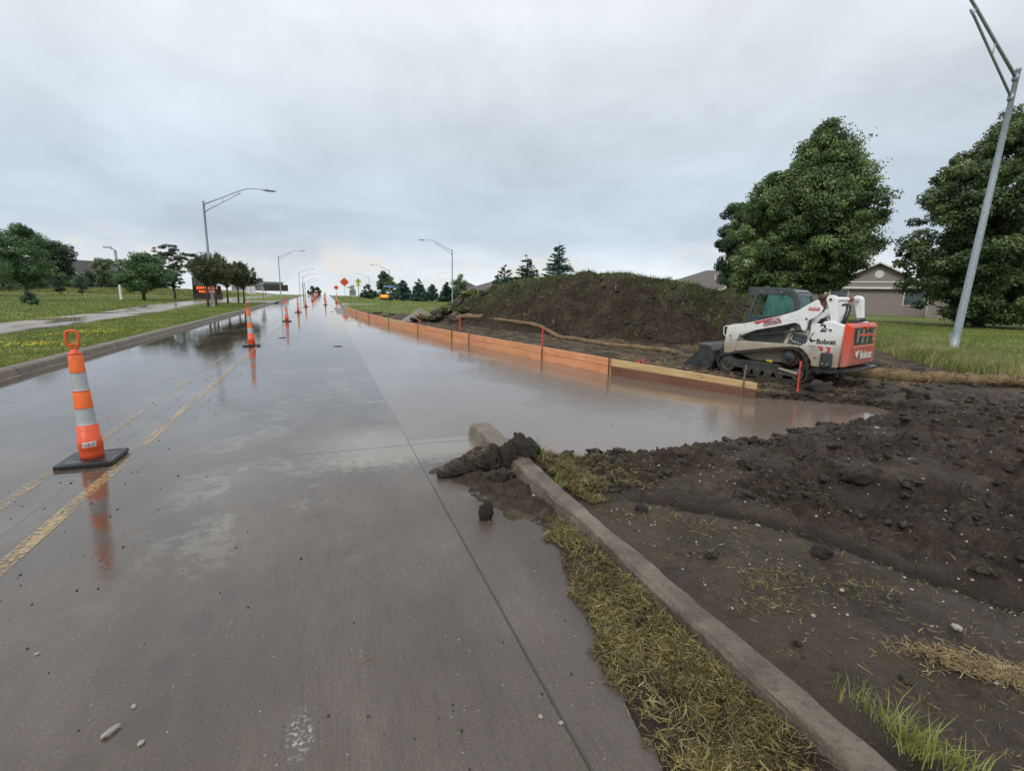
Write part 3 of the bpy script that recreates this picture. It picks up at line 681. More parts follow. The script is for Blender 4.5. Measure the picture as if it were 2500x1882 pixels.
# ---------------- form boards ----------------
def woodmat(name,c1,c2,wet=.0):
    m,nt,p=newmat(name); v=nd(nt,'ShaderNodeTexCoord').outputs['Object']
    oi=nd(nt,'ShaderNodeObjectInfo').outputs['Random']
    v=nd(nt,'ShaderNodeVectorMath',{0:v,1:nd(nt,'ShaderNodeCombineXYZ',{0:mth(nt,'MULTIPLY',oi,50.),1:0.,2:mth(nt,'MULTIPLY',oi,9.)}).outputs[0]},operation='ADD').outputs[0]
    g1=noise(nt,vscale(nt,v,(1.2,20,26)),1.,5,.6,.7); g2=noise(nt,v,1.3,3)
    col=ramp(nt,mth(nt,'ADD',mth(nt,'MULTIPLY',g1,.65),mth(nt,'MULTIPLY',g2,.35)),[(.33,c1),(.66,c2)])
    kn=nd(nt,'ShaderNodeTexVoronoi',{'Vector':vscale(nt,v,(3.2,.01,3.6)),'Scale':1.}).outputs[0]
    col=mix(nt,smap(nt,kn,.085,.04,0,.75),col,tuple(k*.3 for k in c1))
    col=mix(nt,smap(nt,noise(nt,vscale(nt,v,(1,1,3)),1.6,4),.55,.75,0,.5),col,tuple(k*.5 for k in c1))
    bp=nd(nt,'ShaderNodeBump',{'Strength':.3,'Distance':.004,'Height':g1}); setp(nt,p,col=col,rough=.45,nor=bp.outputs[0]); return m
ORW=woodmat('orange_stained_wood',(.50,.19,.08),(.78,.37,.18)); YEW=woodmat('yellow_pine',(.42,.26,.11),(.66,.47,.24)); DKW=woodmat('dark_soaked_wood',(.11,.050,.030),(.22,.105,.06))
STK=M('rusty_steel_stake',[(.3,(.035,.025,.02)),(.7,(.10,.065,.045))],20,(.6,.8),.2,100); WSTK=M('weathered_wood_stake',(.16,.12,.085),15,(.6,.8),.3,60)
# walk along the board line
L=[Vector((a,b,0)) for a,b in BL]; cum=[0]
for i in range(len(L)-1): cum.append(cum[-1]+(L[i+1]-L[i]).length)
def onb(s):
    for i in range(len(L)-1):
        if s<=cum[i+1] or i==len(L)-2:
            t_=(s-cum[i])/(cum[i+1]-cum[i]); return L[i].lerp(L[i+1],t_)
def topz(s): return .225+.08*min(1,s/3.)
def board(s0,s1,name,label,parts):
    a=onb(s0);b=onb(s1); d=(b-a); ln=d.length; ang=math.atan2(d.y,d.x)
    t=thing(name,label,'form board',(a.x,a.y,0),ang,'form boards round the flooded excavation')
    for (z0,z1,mt,nm,off) in parts:
        za=topz(s0);zb=topz(s1)
        V=[];n=8
        for i in range(n+1):
            x=ln*i/n-(.0 if i else 0); zt=za+(zb-za)*i/n; wv=.006*math.sin(i*1.3+s0*3)
            for (y_,zf) in ((-.0+off,z0),(-.0+off,z1),(-.042+off,z1),(-.042+off,z0)):
                V.append((x,y_+wv,zt*zf if zf>0 else zf*.3))
        Fc=[]
        for i in range(n):
            for k in range(4): Fc.append((4*i+k,4*i+(k+1)%4,4*(i+1)+(k+1)%4,4*(i+1)+k))
        Fc+=[(0,3,2,1),tuple(4*n+k for k in range(4))]
        o=mesh(nm,V,Fc,mt,t); bm=bmesh.new(); bm.from_mesh(o.data); bmesh.ops.recalc_face_normals(bm,faces=bm.faces); bm.to_mesh(o.data); bm.free(); bevel(o,.004,1)
    return t
sj=2.9
board(0,sj,'form_board','nearest form board, bright yellow pine plank over a dark soaked one',[(.52,1,YEW,'upper_plank',0),(-1,.50,DKW,'lower_plank',.006)])
ord_=['second','third','fourth','fifth','sixth','seventh','eighth','ninth','tenth','eleventh','twelfth']
cuts=[sj,5.4,8.2,10.6,13.1,16.2,19.6,23.3,27.2,31.4,cum[-1]]
for i in range(len(cuts)-1):
    s0,s1=cuts[i]+.004,cuts[i+1]
    board(s0,s1,'form_board','orange stained form board, %s from the yellow one\'s end of the flooded trench'%ord_[i],
      [(.50,1,ORW,'upper_plank',0),(-1,.47,ORW,'lower_plank',-.006)] if i not in (5,) else [(.5,1,YEW,'upper_plank',0),(-1,.49,ORW,'lower_plank',.004)])
stk_pos=[(.22,.30,'wooden stake leaning against the near end of the yellow form board',1),(2.93,.14,'dark steel stake at the joint of the yellow and orange boards',0),(5.3,.0,'dark steel stake at the first joint between orange form boards',0),
 (9.3,.04,'dark steel stake against the orange boards beyond the pink lath pair',0),(10.6,.04,'dark steel stake at the third joint of the orange boards',0),(14.0,.0,'dark steel stake halfway along the orange boards',0),(18.5,.0,'dark steel stake on the far orange boards',0),(23.2,.0,'dark steel stake near the far curve of the boards',0),(28,.0,'farthest steel stake against the orange boards',0)]
for s,ex,l,kd in stk_pos:
    a=onb(s); d=(onb(s+.2)-a).normalized(); nrm=Vector((-d.y,d.x,0)); q=a+nrm*.035
    if kd: o=MB().tube([(0,0,-.35),(.03,-.02,.50)],.0165,5).obj('wooden_stake',WSTK)
    else: o=MB().tube([(0,0,-.35),(.0,0,topz(s)+.02+ex*.3)],.014,8).obj('steel_stake',STK)
    o.location=(q.x,q.y,0); tag(o,l,'stake','stakes holding the form boards')
# pink survey laths
PINK=M('pink_marker_paint',(.85,.085,.07),12,(.4,.6)); 
def lath(p,h,w_,label,rz=0,tilt=0,writing=False):
    zs=float(soil(np.array([p[0]]),np.array([p[1]]))[0][0])
    t=thing('survey_lath',label,'survey stake',(p[0],p[1],zs-.03),rz,'fluorescent pink survey laths'); t.rotation_euler=(0,tilt,rz)
    o=MB().prism([(-w_,0),(w_,0),(w_*.95,h),(-w_*.95,h)],-.006,.006).obj('lath',PINK,t)
    MB().prism([(-w_-.03,.0),(w_+.01,.0),(w_+.012,.05),(w_-.01,.09),(-w_+.01,.04)],-.012,-.0065).obj('ribbon',PINK,t)
    if writing:
        text('writing','BC 4+75',.05,frame((0,0,1),(-1,0,0),(0,-.0068,h*.45)),BLK,t,bold=.001)
        text('writing','F.G',.055,frame((0,0,1),(-1,0,0),(0,-.0068,h*.75)),BLK,t,bold=.0015)
    return t
lath((7.33,5.85),.55,.026,'tall pink survey lath with black writing standing in front of the track loader',R(20),R(-1),True)
lath((5.9,13.1),.58,.024,'slim pink survey lath standing in front of the middle of the dirt mound',R(25),0)
lath((5.05,19.3),.56,.026,'pink survey lath beside the start of the straw log',R(15),0)
lath((4.40,24.4),.52,.026,'pink survey lath at the foot of the gravel pile',R(10),R(-3))
lath((6.35,9.0),.13,.045,'short stub of pink lath lying tilted against the yellow board, left of a pair',R(30),R(38))
lath((6.68,9.25),.13,.04,'short upright stub of pink lath, right of a pair behind the yellow board',R(30),0)
# ---------------- signs ----------------
SORG=M('orange_sign_sheeting',(.85,.12,.04),8,(.35,.5)); SYEL=M('yellow_sign_sheeting',(.62,.60,.08),8,(.35,.5)); SBACK=M('bare_sign_back',(.30,.32,.33),6,(.35,.5),metal=.5); POSTM=M('dark_square_post',(.05,.045,.04),10,(.6,.8)); POSTG=M('steel_post',(.35,.36,.36),10,(.4,.6),metal=.5); BLU=M('blue_sign_sheeting',(.03,.13,.42),8,(.35,.5)); SWH=M('white_sign_sheeting',(.72,.73,.72),8,(.35,.5)); GRYB=M('grey_sign_back',(.20,.21,.20),6,(.5,.6))
def rounddiamond(r,q=.12):
    out=[]
    for k in range(4):
        a=R(90*k); c=Vector((math.cos(a),math.sin(a)))*(r*(1-q)); 
        for j in (-45,-15,15,45): out.append((c.x+math.cos(a+R(j))*r*q,c.y+math.sin(a+R(j))*r*q))
    return out
def post(t,h,mt,w_=.03): return MB().box((-w_,.02,0),(w_,.02+2*w_,h)).obj('post',mt,t)
FX=(1,0,0);UZ=(0,0,1)
def diamond(name,label,cat,x,y,hc,r,mt,lines=None,pm=POSTG,rz=0,border=BLK):
    z=float(gz(x,y)); t=thing(name,label,cat,(x,y,z),rz); post(t,hc+r*.5,pm)
    pl=MB().prism([(a,b+hc) for a,b in rounddiamond(r)],-.0,-.012).obj('sign_panel',mt,t)
    if lines:
        for i,(s,sz) in enumerate(lines):
            text('sign_text',s,sz,frame(FX,UZ,(0,-.016,hc+sz*1.15*((len(lines)-1)/2-i))),border,pl,bold=sz*.02)
    return t
diamond('warning_sign','large orange diamond road work sign beyond the traffic cones, closer of the two','road sign',3.6,96,3.0,.80,SORG,[('ROAD',.24),('WORK',.24),('AHEAD',.24)])
diamond('warning_sign','smaller farther orange diamond sign left of the large one','road sign',3.7,165,2.5,.78,SORG,[('ROAD',.22),('WORK',.22)])
# pedestrian crossing sign
t=diamond('crossing_sign','yellow diamond pedestrian crossing sign with small plaque on a dark post','road sign',4.75,76,2.85,.46,SYEL,None,POSTM)
pl=t.children[1]
mb=MB(); y0=-.016
mb.lathe([(.0001,-.004),(.05,-.004),(.05,.004),(.0001,.004)],14,Matrix.Translation((.03,y0,3.12))@Matrix.Rotation(R(90),4,'X'),cap=False)
for poly in ([(-.04,3.04),(.06,3.06),(.05,2.84),(-.02,2.82)],[(-.02,2.84),(.05,2.84),(.0,2.72),(-.09,2.56),(-.14,2.58),(-.07,2.74)],[(.0,2.84),(.05,2.84),(.10,2.70),(.13,2.55),(.08,2.55),(.05,2.70)],[(.05,3.03),(.14,2.92),(.12,2.89),(.03,2.96)],[(-.04,3.04),(-.13,2.93),(-.14,2.86),(-.11,2.86),(-.09,2.92),(-.02,2.97)]): mb.prism(poly,y0-.003,y0)
mb.obj('walking_figure',BLK,pl)
MB().box((-.30,-.012,2.18),(.30,0,2.42)).obj('plaque',SYEL,t)
MB().prism([(-.18,2.26),(.02,2.26),(.02,2.22),(.14,2.30),(.02,2.38),(.02,2.34),(-.18,2.34)],-.015,-.013).obj('arrow',BLK,t)
# pennant seen edge on with striped panel
t=thing('pennant_sign','pale triangular pennant sign pointing left behind the grey sign box','road sign',(4.2,86,float(gz(4.2,86))),R(-12)); post(t,2.3,POSTM)
MB().prism([(.55,1.55),(.55,2.45),(-.75,2.0)],-.012,0).obj('sign_panel',M('weathered_pale_sign',(.42,.42,.34),8,(.4,.6)),t); MB().prism([(.02,1.75),(.14,1.70),(.14,2.30),(.02,2.25)],-.02,-.014).obj('stripe',M('brown_stripe',(.16,.07,.05),5,(.5,.6)),t); MB().prism([(.26,1.64),(.36,1.6),(.36,2.4),(.26,2.35)],-.02,-.014).obj('stripe',M('grey_stripe',(.12,.12,.10),5,(.5,.6)),t)
t=thing('sign_back','square grey sign back on a thin pale post beside the side path','road sign',(3.15,61,float(gz(3.15,61))),R(5)); MB().box((-.015,-.02,0),(.015,.01,1.3)).obj('post',POSTG,t); o=MB().box((-.36,.012,.98),(.36,.03,1.62)).obj('sign_panel',GRYB,t); bevel(o,.02); MB().box((-.34,.008,1.60),(.34,.034,1.635)).obj('top_rail',SBACK,t)
# blue street name sign
t=thing('street_name_sign','blue street name sign with white letters on a thin two-tone post','street name sign',(7.85,65,float(gz(7.85,65))),R(-4)); MB().box((-.03,-.03,.0),(.03,.03,.75)).obj('post',POSTM,t); MB().box((-.026,-.026,.75),(.026,.026,2.45)).obj('upper_post',POSTG,t)
o=MB().box((-.72,-.016,2.02),(.60,.0,2.24)).obj('name_blade',BLU,t); bevel(o,.02); text('sign_text','SW Tom Harper Dr',.165,frame(FX,UZ,(-.06,-.019,2.13)),SWH,o,bold=.004,sx=.92)
o=MB().box((.10,.03,1.92),(.85,.045,2.12)).obj('name_blade',BLU,t); bevel(o,.02)
# left signs
t=thing('sign_back','pair of white sign panels side by side beyond the small vase-shaped trees','road sign',(-9.6,79,float(gz(-9.6,79))+.1),R(12)); MB().box((-.03,-.03,0),(.03,.03,1.75)).obj('post',POSTG,t)
for a,b in ((-.56,-.03),(.03,.56)): bevel(MB().box((a,-.05,.75),(b,-.035,1.75)).obj('sign_panel',SWH,t),.02)
diamond('sign_back','grey back of a diamond sign on a dark leaning post at the left side street','road sign',-7.1,70,2.35,.44,SBACK,None,POSTM)
for o_ in list(bpy.data.objects):
    if o_.name.startswith('sign_back') and o_.type=='EMPTY' and abs(o_.location.x+7.1)<.01: MB().box((-.22,-.012,1.35),(.22,0,1.85)).obj('sign_panel',SBACK,o_); o_.rotation_euler=(0,R(-4),0)
# LED message sign left
def emis(name,c,s):
    m,nt,p=newmat(name); setp(nt,p,col=(.02,.01,.005),em=c,ems=s,rough=.4); return m
LEDO=emis('lit_orange_leds',(1,.13,.01),1.7); BRK=M('dark_brown_brick',(.055,.04,.035),12,(.6,.8),.4,50); BRK2=M('grey_stone_cladding',(.12,.12,.12),7,(.5,.7),.3,40); SCR=M('black_screen',(.012,.008,.008),8,(.2,.3))
P=(-13.6,72); t=thing('message_sign','dark monument sign with lit orange letters behind the small vase-shaped trees','message board',(P[0],P[1],float(gz(*P))-.05),R(10))
MB().box((-1.6,0,0),(1.6,.5,.85)).obj('brick_base',BRK,t); MB().box((-1.55,.05,.85),(1.5,.45,1.85)).obj('screen',SCR,t); MB().box((-1.55,.03,1.85),(.6,.47,2.9)).obj('stone_top',BRK2,t)
text('lit_text','JOIN US SUN',.38,frame(FX,UZ,(-.02,.04,1.58)),LEDO,t,bold=.02); text('lit_text','9:00 & 10:30',.36,frame(FX,UZ,(-.02,.04,1.12)),LEDO,t,bold=.02)
# far right glowing sign
P=(12.9,117); t=thing('message_sign','small lit orange and yellow message sign in front of the tall dark evergreen','message board',(P[0],P[1],float(gz(*P))),R(0))
MB().box((-1.0,0,0),(1.0,.4,.35)).obj('base',BRK,t); MB().box((-1.05,.0,.35),(1.05,.4,1.35)).obj('frame',BRK,t); MB().box((-.85,-.02,.62),(.85,-.004,1.22)).obj('lit_screen',emis('lit_yellow_screen',(1,.42,.04),1.6),t); MB().prism([(-.8,.7),(-.3,.66),(-.1,.95),(.25,.7),(.8,.66),(.8,.9),(-.8,.9)],-.026,-.022).obj('lit_picture',emis('lit_orange_picture',(1,.2,.02),1.5),t)
# ---------------- compact track loader ----------------
def paintmat(name,c,mud=(.30,.23,.14),lo=.25,hi=.75,amt=.85,rough=(.25,.5)):
    m,nt,p=newmat(name); v=nd(nt,'ShaderNodeTexCoord').outputs['Object']; s=nd(nt,'ShaderNodeSeparateXYZ',{0:v})
    n=noise(nt,v,5,6,.7,.3); n2=noise(nt,v,40,4,.7)
    h=mth(nt,'ADD',s.outputs[2],mth(nt,'MULTIPLY',mth(nt,'SUBTRACT',n,.5),.5))
    f=mth(nt,'MULTIPLY',smap(nt,h,hi,lo),amt); f=mth(nt,'MULTIPLY',f,smap(nt,n2,.2,.5,.65,1.))
    f=mth(nt,'MAXIMUM',f,mth(nt,'MULTIPLY',smap(nt,noise(nt,v,13,5,.75),.63,.72),.45))
    col=mix(nt,f,c,mud); col=mix(nt,smap(nt,noise(nt,v,55,2),.70,.74),col,(.05,.035,.02))
    col=mix(nt,mth(nt,'MULTIPLY',smap(nt,n,.35,.65),.12),col,(.35,.36,.36))
    setp(nt,p,col=col,rough=mth(nt,'ADD',mth(nt,'MULTIPLY',f,.3),rough[0]),spec=.5); return m
WP=paintmat('white_machine_paint',(.82,.83,.82),lo=.42,hi=1.02,amt=.95); WP2=paintmat('muddy_white_paint',(.72,.68,.60),lo=.55,hi=1.0); RP=paintmat('red_orange_machine_paint',(.75,.058,.018),(.36,.20,.14),.2,1.15,.75)
DP=paintmat('dark_cab_paint',(.035,.042,.05),(.10,.09,.075),.5,.9,.3); BP=paintmat('black_machine_paint',(.018,.021,.024),(.09,.07,.05),-.1,.35,.8); TR=M('muddy_rubber_track',[(.3,(.012,.011,.010)),(.7,(.055,.045,.034))],16,(.45,.75),.5,60)
def glassmat():
    m,nt,p=newmat('teal_glass'); v=nd(nt,'ShaderNodeTexCoord').outputs['Object']; n=noise(nt,vscale(nt,v,(3,3,1.2)),2.5,5,.7)
    col=ramp(nt,n,[(.35,(.015,.085,.075)),(.65,(.09,.25,.215))]); setp(nt,p,col=col,rough=.12,spec=.6)
    t_=nd(nt,'ShaderNodeBsdfTransparent',{'Color':(.5,.75,.7,1)}); mx=nd(nt,'ShaderNodeMixShader',{0:.25,1:p.outputs[0],2:t_.outputs[0]}); nt.links.new(mx.outputs[0],nt.nodes['Material Output'].inputs[0]); return m
GLT=glassmat()
def clearglass():
    m,nt,p=newmat('clear_glass'); setp(nt,p,col=(.03,.05,.05),rough=.05,spec=.5)
    t_=nd(nt,'ShaderNodeBsdfTransparent',{'Color':(.75,.85,.83,1)}); mx=nd(nt,'ShaderNodeMixShader',{0:.86,1:p.outputs[0],2:t_.outputs[0]}); nt.links.new(mx.outputs[0],nt.nodes['Material Output'].inputs[0]); return m
HY=M('black_hose',(.02,.02,.02),30,(.4,.6)); RUST=M('rusty_grimy_steel',[(.3,(.035,.02,.015)),(.7,(.13,.065,.04))],20,(.5,.8),.4,50); CHR=M('chrome_rod',(.5,.5,.5),10,(.15,.25),metal=1.)
ld=thing('track_loader','white track loader with orange-red tailgate and dark cab below the dirt mound','loader',(8.05,6.36,.075),R(106))
def PR(poly,o0,o1,name,mt,bv=.01,parent=None,smooth=False):
    o=MB().prism(poly,-o0,-o1).obj(name,mt,parent or ld)
    if bv: bevel(o,bv,2)
    return o
def catm(P,n=6):
    out=[];N=len(P)
    for i in range(N):
        p0,p1,p2,p3=[Vector(P[(i+k-1)%N]) for k in range(4)]
        for j in range(n):
            t=j/n; out.append(.5*((2*p1)+(-p0+p2)*t+(2*p0-5*p1+4*p2-p3)*t*t+(-p0+3*p1-3*p2+p3)*t**3))
    return out
TL=[(1.64,.10),(1.69,.21),(1.63,.33),(1.50,.39),(1.2,.455),(.8,.54),(.45,.60),(.25,.625),(.10,.58),(.0,.48),(-.05,.36),(-.075,.22),(-.06,.09),(.02,.02),(.3,.003),(.7,.0),(1.1,.0),(1.42,.005),(1.56,.035)]
def resamp(P,n):
    P=P+[P[0]]; d=[0]
    for i in range(len(P)-1): d.append(d[-1]+(P[i+1]-P[i]).length)
    out=[];j=0
    for k in range(n):
        s=d[-1]*k/n
        while d[j+1]<s: j+=1
        out.append(P[j].lerp(P[j+1],(s-d[j])/max(1e-9,d[j+1]-d[j])))
    return out
for side,o0 in ((0,0.),(1,1.17)):
    lp_=resamp(catm(TL),132); n=len(lp_); V=[];Fc=[]
    cen=Vector((.8,.28))
    for i,pnt in enumerate(lp_):
        tn=(lp_[(i+1)%n]-lp_[i-1]).normalized(); nr=Vector((tn.y,-tn.x)); 
        if nr.dot(pnt-cen)<0: nr=-nr
        lug=.016 if (i//2)%2==0 else 0.
        q1=pnt+nr*(lug); q0=pnt-nr*.03
        V+=[(q1.x,-o0,q1.y),(q1.x,-o0-.28,q1.y),(q0.x,-o0-.28,q0.y),(q0.x,-o0,q0.y)]
    for i in range(n):
        j=(i+1)%n
        for k in range(4): Fc.append((4*i+k,4*i+(k+1)%4,4*j+(k+1)%4,4*j+k))
    tk=mesh('track',V,Fc,TR,ld); bm=bmesh.new(); bm.from_mesh(tk.data); bmesh.ops.recalc_face_normals(bm,faces=bm.faces); bm.to_mesh(tk.data); bm.free()
    yo=lambda a:-o0-(a if side==0 else .28-a)
    def wheel(x,z,r,name,mt,a0=.03,a1=.24,holes=True):
        Mx=Matrix.Translation((x,yo(a0),z))@Matrix.Rotation(R(-90 if side==0 else 90),4,'X')
        mb=MB().lathe([(r*.2,.012),(r*.28,.012),(r*.35,-.0),(r*.78,-.015),(r*.86,.0),(r,.0),(r,-(a1-a0))],24,Mx); return mb.obj(name,mt,tk,False)
    wheel(1.465,.205,.165,'idler_wheel',RUST if 0 else BP); wheel(.11,.15,.11,'rear_idler',BP)
    for x in (1.06,.86,.645,.43): wheel(x,.105,.078,'roller',BP)
    # toothed sprocket
    V=[];N=17
    for k in range(N*4):
        r=(.165,.178,.178,.165)[k%4]+(-.02 if k%4 in(0,3) else 0.); a=2*math.pi*k/(N*4); V.append((.30+r*math.cos(a),.44+r*math.sin(a)))
    PR(V,o0+(.10 if side==0 else .15),o0+(.13 if side==0 else .18),'sprocket',RUST,0,tk); wheel(.30,.44,.115,'drive_hub',BP,.03,.2)
    PR([(1.50,.275),(1.48,.135),(1.18,.125),(.75,.12),(.16,.085),(.17,.19),(.45,.235),(.47,.27),(.95,.285),(1.18,.29)],o0+.035,o0+.245,'track_frame',BP,.01)
    PR([(1.495,.27),(1.475,.15),(1.19,.15),(1.19,.275)],(o0+.028) if side==0 else o0+.25,(o0+.036) if side==0 else o0+.26,'frame_plate',RUST if 0 else BP,.003)
PR([(.60,.30),(.72,.315),(.70,.35),(.60,.345)],.06,.09,'yellow_bracket',M('yellow_plastic',(.55,.42,.02),8,(.4,.6)),.005)
PR([(.45,.232),(.10,.185),(.12,.14),(.45,.2)],.015,.033,'mud_guard',WP2,.004)
# chassis
PR([(1.50,.40),(1.50,.68),(1.30,.70),(1.16,.64),(.55,.66),(.40,.90),(-.2,.95),(-.4,.5),(-.1,.3),(1.1,.28)],.30,1.15,'lower_body',WP2,.015)
PR([(1.36,.70),(1.24,.64),(.60,.655),(.48,1.03),(1.18,.87)],.295,.32,'dark_side_panel',BP,.006)
PR([(.53,.68),(.43,.96),(.37,.96),(.47,.67)],.285,.31,'frame_rib',WP2,.004)
# side grille
gr=PR([(.445,.875),(.12,.84),(.16,.655),(.475,.645)],.29,.312,'side_grille',BP,.003)
mb=MB()
for k in range(7): mb.tube([(.14+.05*k,-.283,.655),(.12+.05*k,-.283,.85)],.004,4)
for k in range(4): mb.tube([(.45,-.283,.69+.045*k),(.13,-.283,.69+.045*k)],.004,4)
mb.obj('grille_bars',GALV,gr); MB().tube([(.37,-.27,.84),(.40,-.25,.76),(.34,-.25,.72),(.20,-.27,.68)],.011,6).obj('grab_hose',WP2,ld,True)
# track-top fender rail (front lower body, tan with mud)
PR([(1.52,.41),(1.50,.62),(1.26,.66),(1.15,.655),(.55,.665),(.24,.66),(.2,.63),(.45,.61),(.85,.545)],.12,.30,'side_rail',WP2,.01)
# rear body (both flanks join into one engine housing)
RB=[(-.16,1.05),(-.23,1.135),(-.36,1.13),(-.50,1.09),(-.525,1.06),(-.505,.34),(-.37,.33),(-.09,.32),(-.07,.42),(.0,.52),(.08,.60),(.17,.645),(.05,.72),(-.02,.82),(-.08,.92)]
for a,b in ((.05,.16),(1.29,1.40)): PR(RB,a,b,'rear_side_panel',WP,.015)
PR([(-.20,1.02),(-.50,1.03),(-.5,.34),(-.05,.34),(.1,.62),(0,.9)],.161,1.289,'engine_housing',BP,.01)
PR([(.12,.34),(-.48,.335),(-.50,.25),(-.38,.22),(.05,.23)],.10,1.35,'belly_plate',BP,.01)
PR([(-.50,.335),(-.74,.33),(-.73,.28),(-.48,.25)],.16,1.29,'rear_bumper',BP,.01)
PR([(-.20,1.035),(-.52,1.10),(-.61,1.095),(-.61,1.06),(-.5,1.03)],.22,1.23,'rear_top_cover',paintmat('dirty_grey_paint',(.26,.26,.25)),.015)
# tailgate
tg=PR([(-.512,.345),(-.512,1.085),(-.545,1.115),(-.60,1.10),(-.625,1.05),(-.635,.70),(-.63,.39),(-.60,.355)],.12,1.31,'tailgate',RP,.035)
MB().box((-.644,-1.17,.74),(-.625,-.28,1.03)).obj('rear_screen',BP,tg)
for k,(y0_,y1_) in enumerate(((-.40,-.35),(-1.11,-1.06))): bevel(MB().box((-.657,y0_,.78),(-.645,y1_,.99)).obj('screen_post',M('dull_lamp_glass',(.30,.30,.27),8,(.2,.4)) if k==0 else bpy.data.materials['dull_lamp_glass'],tg),.004)
MB().box((-.659,-1.04,.885),(-.6455,-.42,.925)).obj('screen_bar',RP,tg)
MB().box((-.651,-.66,.76),(-.6455,-.56,1.01)).obj('engine_part',CHR if 0 else GRYB,tg); MB().box((-.651,-.85,.76),(-.6455,-.78,.95)).obj('engine_part',GRYB,tg)
PR([(-.625,.40),(-.639,.42),(-.647,.70),(-.635,.72)],.26,1.19,'lower_tailgate_panel',paintmat('scuffed_red_paint',(.55,.07,.045),(.4,.25,.2),.1,1.0,.5),.006,tg)
mb=MB().lathe([(.045,-.012),(.045,.004),(.02,.004)],14,Matrix.Translation((-.650,-.73,1.035))@Matrix.Rotation(R(90),4,'Y')); mb.obj('latch',RP,tg)
WTX=M('white_lettering',(.78,.78,.76),20,(.4,.6)); KTX=M('black_lettering',(.012,.012,.012),20,(.3,.5)); RTX=M('red_lettering',(.50,.035,.03),20,(.3,.5)); GTX=M('grey_lettering',(.20,.15,.16),20,(.4,.6))
Mr=lambda y,z,x=-.657:frame((0,-1,0),(0,0,1),(x,y,z))
text('lettering','Bobcat',.20,Mr(-.83,.55),WTX,tg,bold=.004,sx=.98)
# cat-head emblem in white
hd=[(0,.0),(-.035,.03),(-.055,.075),(-.075,.13),(-.04,.105),(0,.11),(.04,.105),(.075,.13),(.055,.075),(.035,.03)]
MB().prism([(-.42+a_,.51+b_) for a_,b_ in hd][::-1],-.657,-.650,'yz').obj('emblem',WTX,tg)
# side decals
Ml=lambda s,o,z,a=0.:frame((-math.cos(a),0,math.sin(a)),(math.sin(a),0,math.cos(a)),(s,-o+.003,z))
FL=.05
text('lettering','Bobcat',.115,Ml(-.285,FL,.775,R(2)),KTX,ld,bold=.0035,sx=.95)
text('lettering','T595',.082,Ml(-.115,FL,.635,R(2)),KTX,ld,bold=.006); text('lettering','T595',.082,Ml(-.115,FL-.003,.635,R(2)),WTX,ld,bold=.0005)
MB().prism([(.0,.69),(-.12,.688),(-.135,.683),(-.0,.683)],-FL+.0005,-FL+.004).obj('decal_stripe',KTX,ld)
MB().prism([(-.155,.692),(-.26,.688),(-.225,.655),(-.27,.655),(-.235,.60),(-.19,.645)],-FL+.0005,-FL+.004).obj('red_decal',RTX,ld)
MB().prism([(-.28,.688),(-.37,.685),(-.365,.575),(-.30,.59),(-.335,.65)],-FL+.0005,-FL+.004).obj('red_decal',RTX,ld)
MB().prism([(-.03,.83),(-.05,.80),(-.10,.79),(-.13,.775),(-.08,.765),(-.055,.755),(-.07,.735),(-.035,.76),(-.01,.79)],-FL+.0005,-FL+.004).obj('emblem',KTX,ld)
text('lettering','2',.18,Ml(-.215,FL,1.005,R(2)),KTX,ld,bold=.005,sx=1.2); text('lettering','SPEED',.04,Ml(-.245,FL-.003,.998,R(2)),WTX,ld,bold=.004); text('lettering','SPEED',.04,Ml(-.245,FL-.0045,.998,R(2)),KTX,ld,bold=.0005)
Mf=lambda s,z,o=FL:Matrix.Translation((s,-o,z))@Matrix.Rotation(R(-90),4,'X')
MB().lathe([(.034,-.0),(.034,.006),(.024,.008)],18,Mf(-.335,.985)).obj('pivot_ring',WP,ld); MB().lathe([(.022,.0),(.022,.012),(.01,.013)],14,Mf(-.335,.985)).obj('pivot_bolt',BP,ld)
MB().lathe([(.03,-.0),(.03,.006),(.015,.008)],18,Mf(-.145,.485)).obj('port_ring',WP2,ld); MB().lathe([(.015,.0),(.015,.010),(.005,.011)],14,Mf(-.145,.485)).obj('port',BP,ld)
lm_=PR([(-.235,.585),(-.40,.595),(-.425,.57),(-.43,.37),(-.40,.335),(-.25,.33),(-.23,.36)],.015,.05,'side_cover',BP,.012)
for s_ in (-.285,-.36): MB().lathe([(.014,0),(.014,.012),(.004,.013)],10,Mf(s_,.395,.015)).obj('bolt',WP2,lm_)
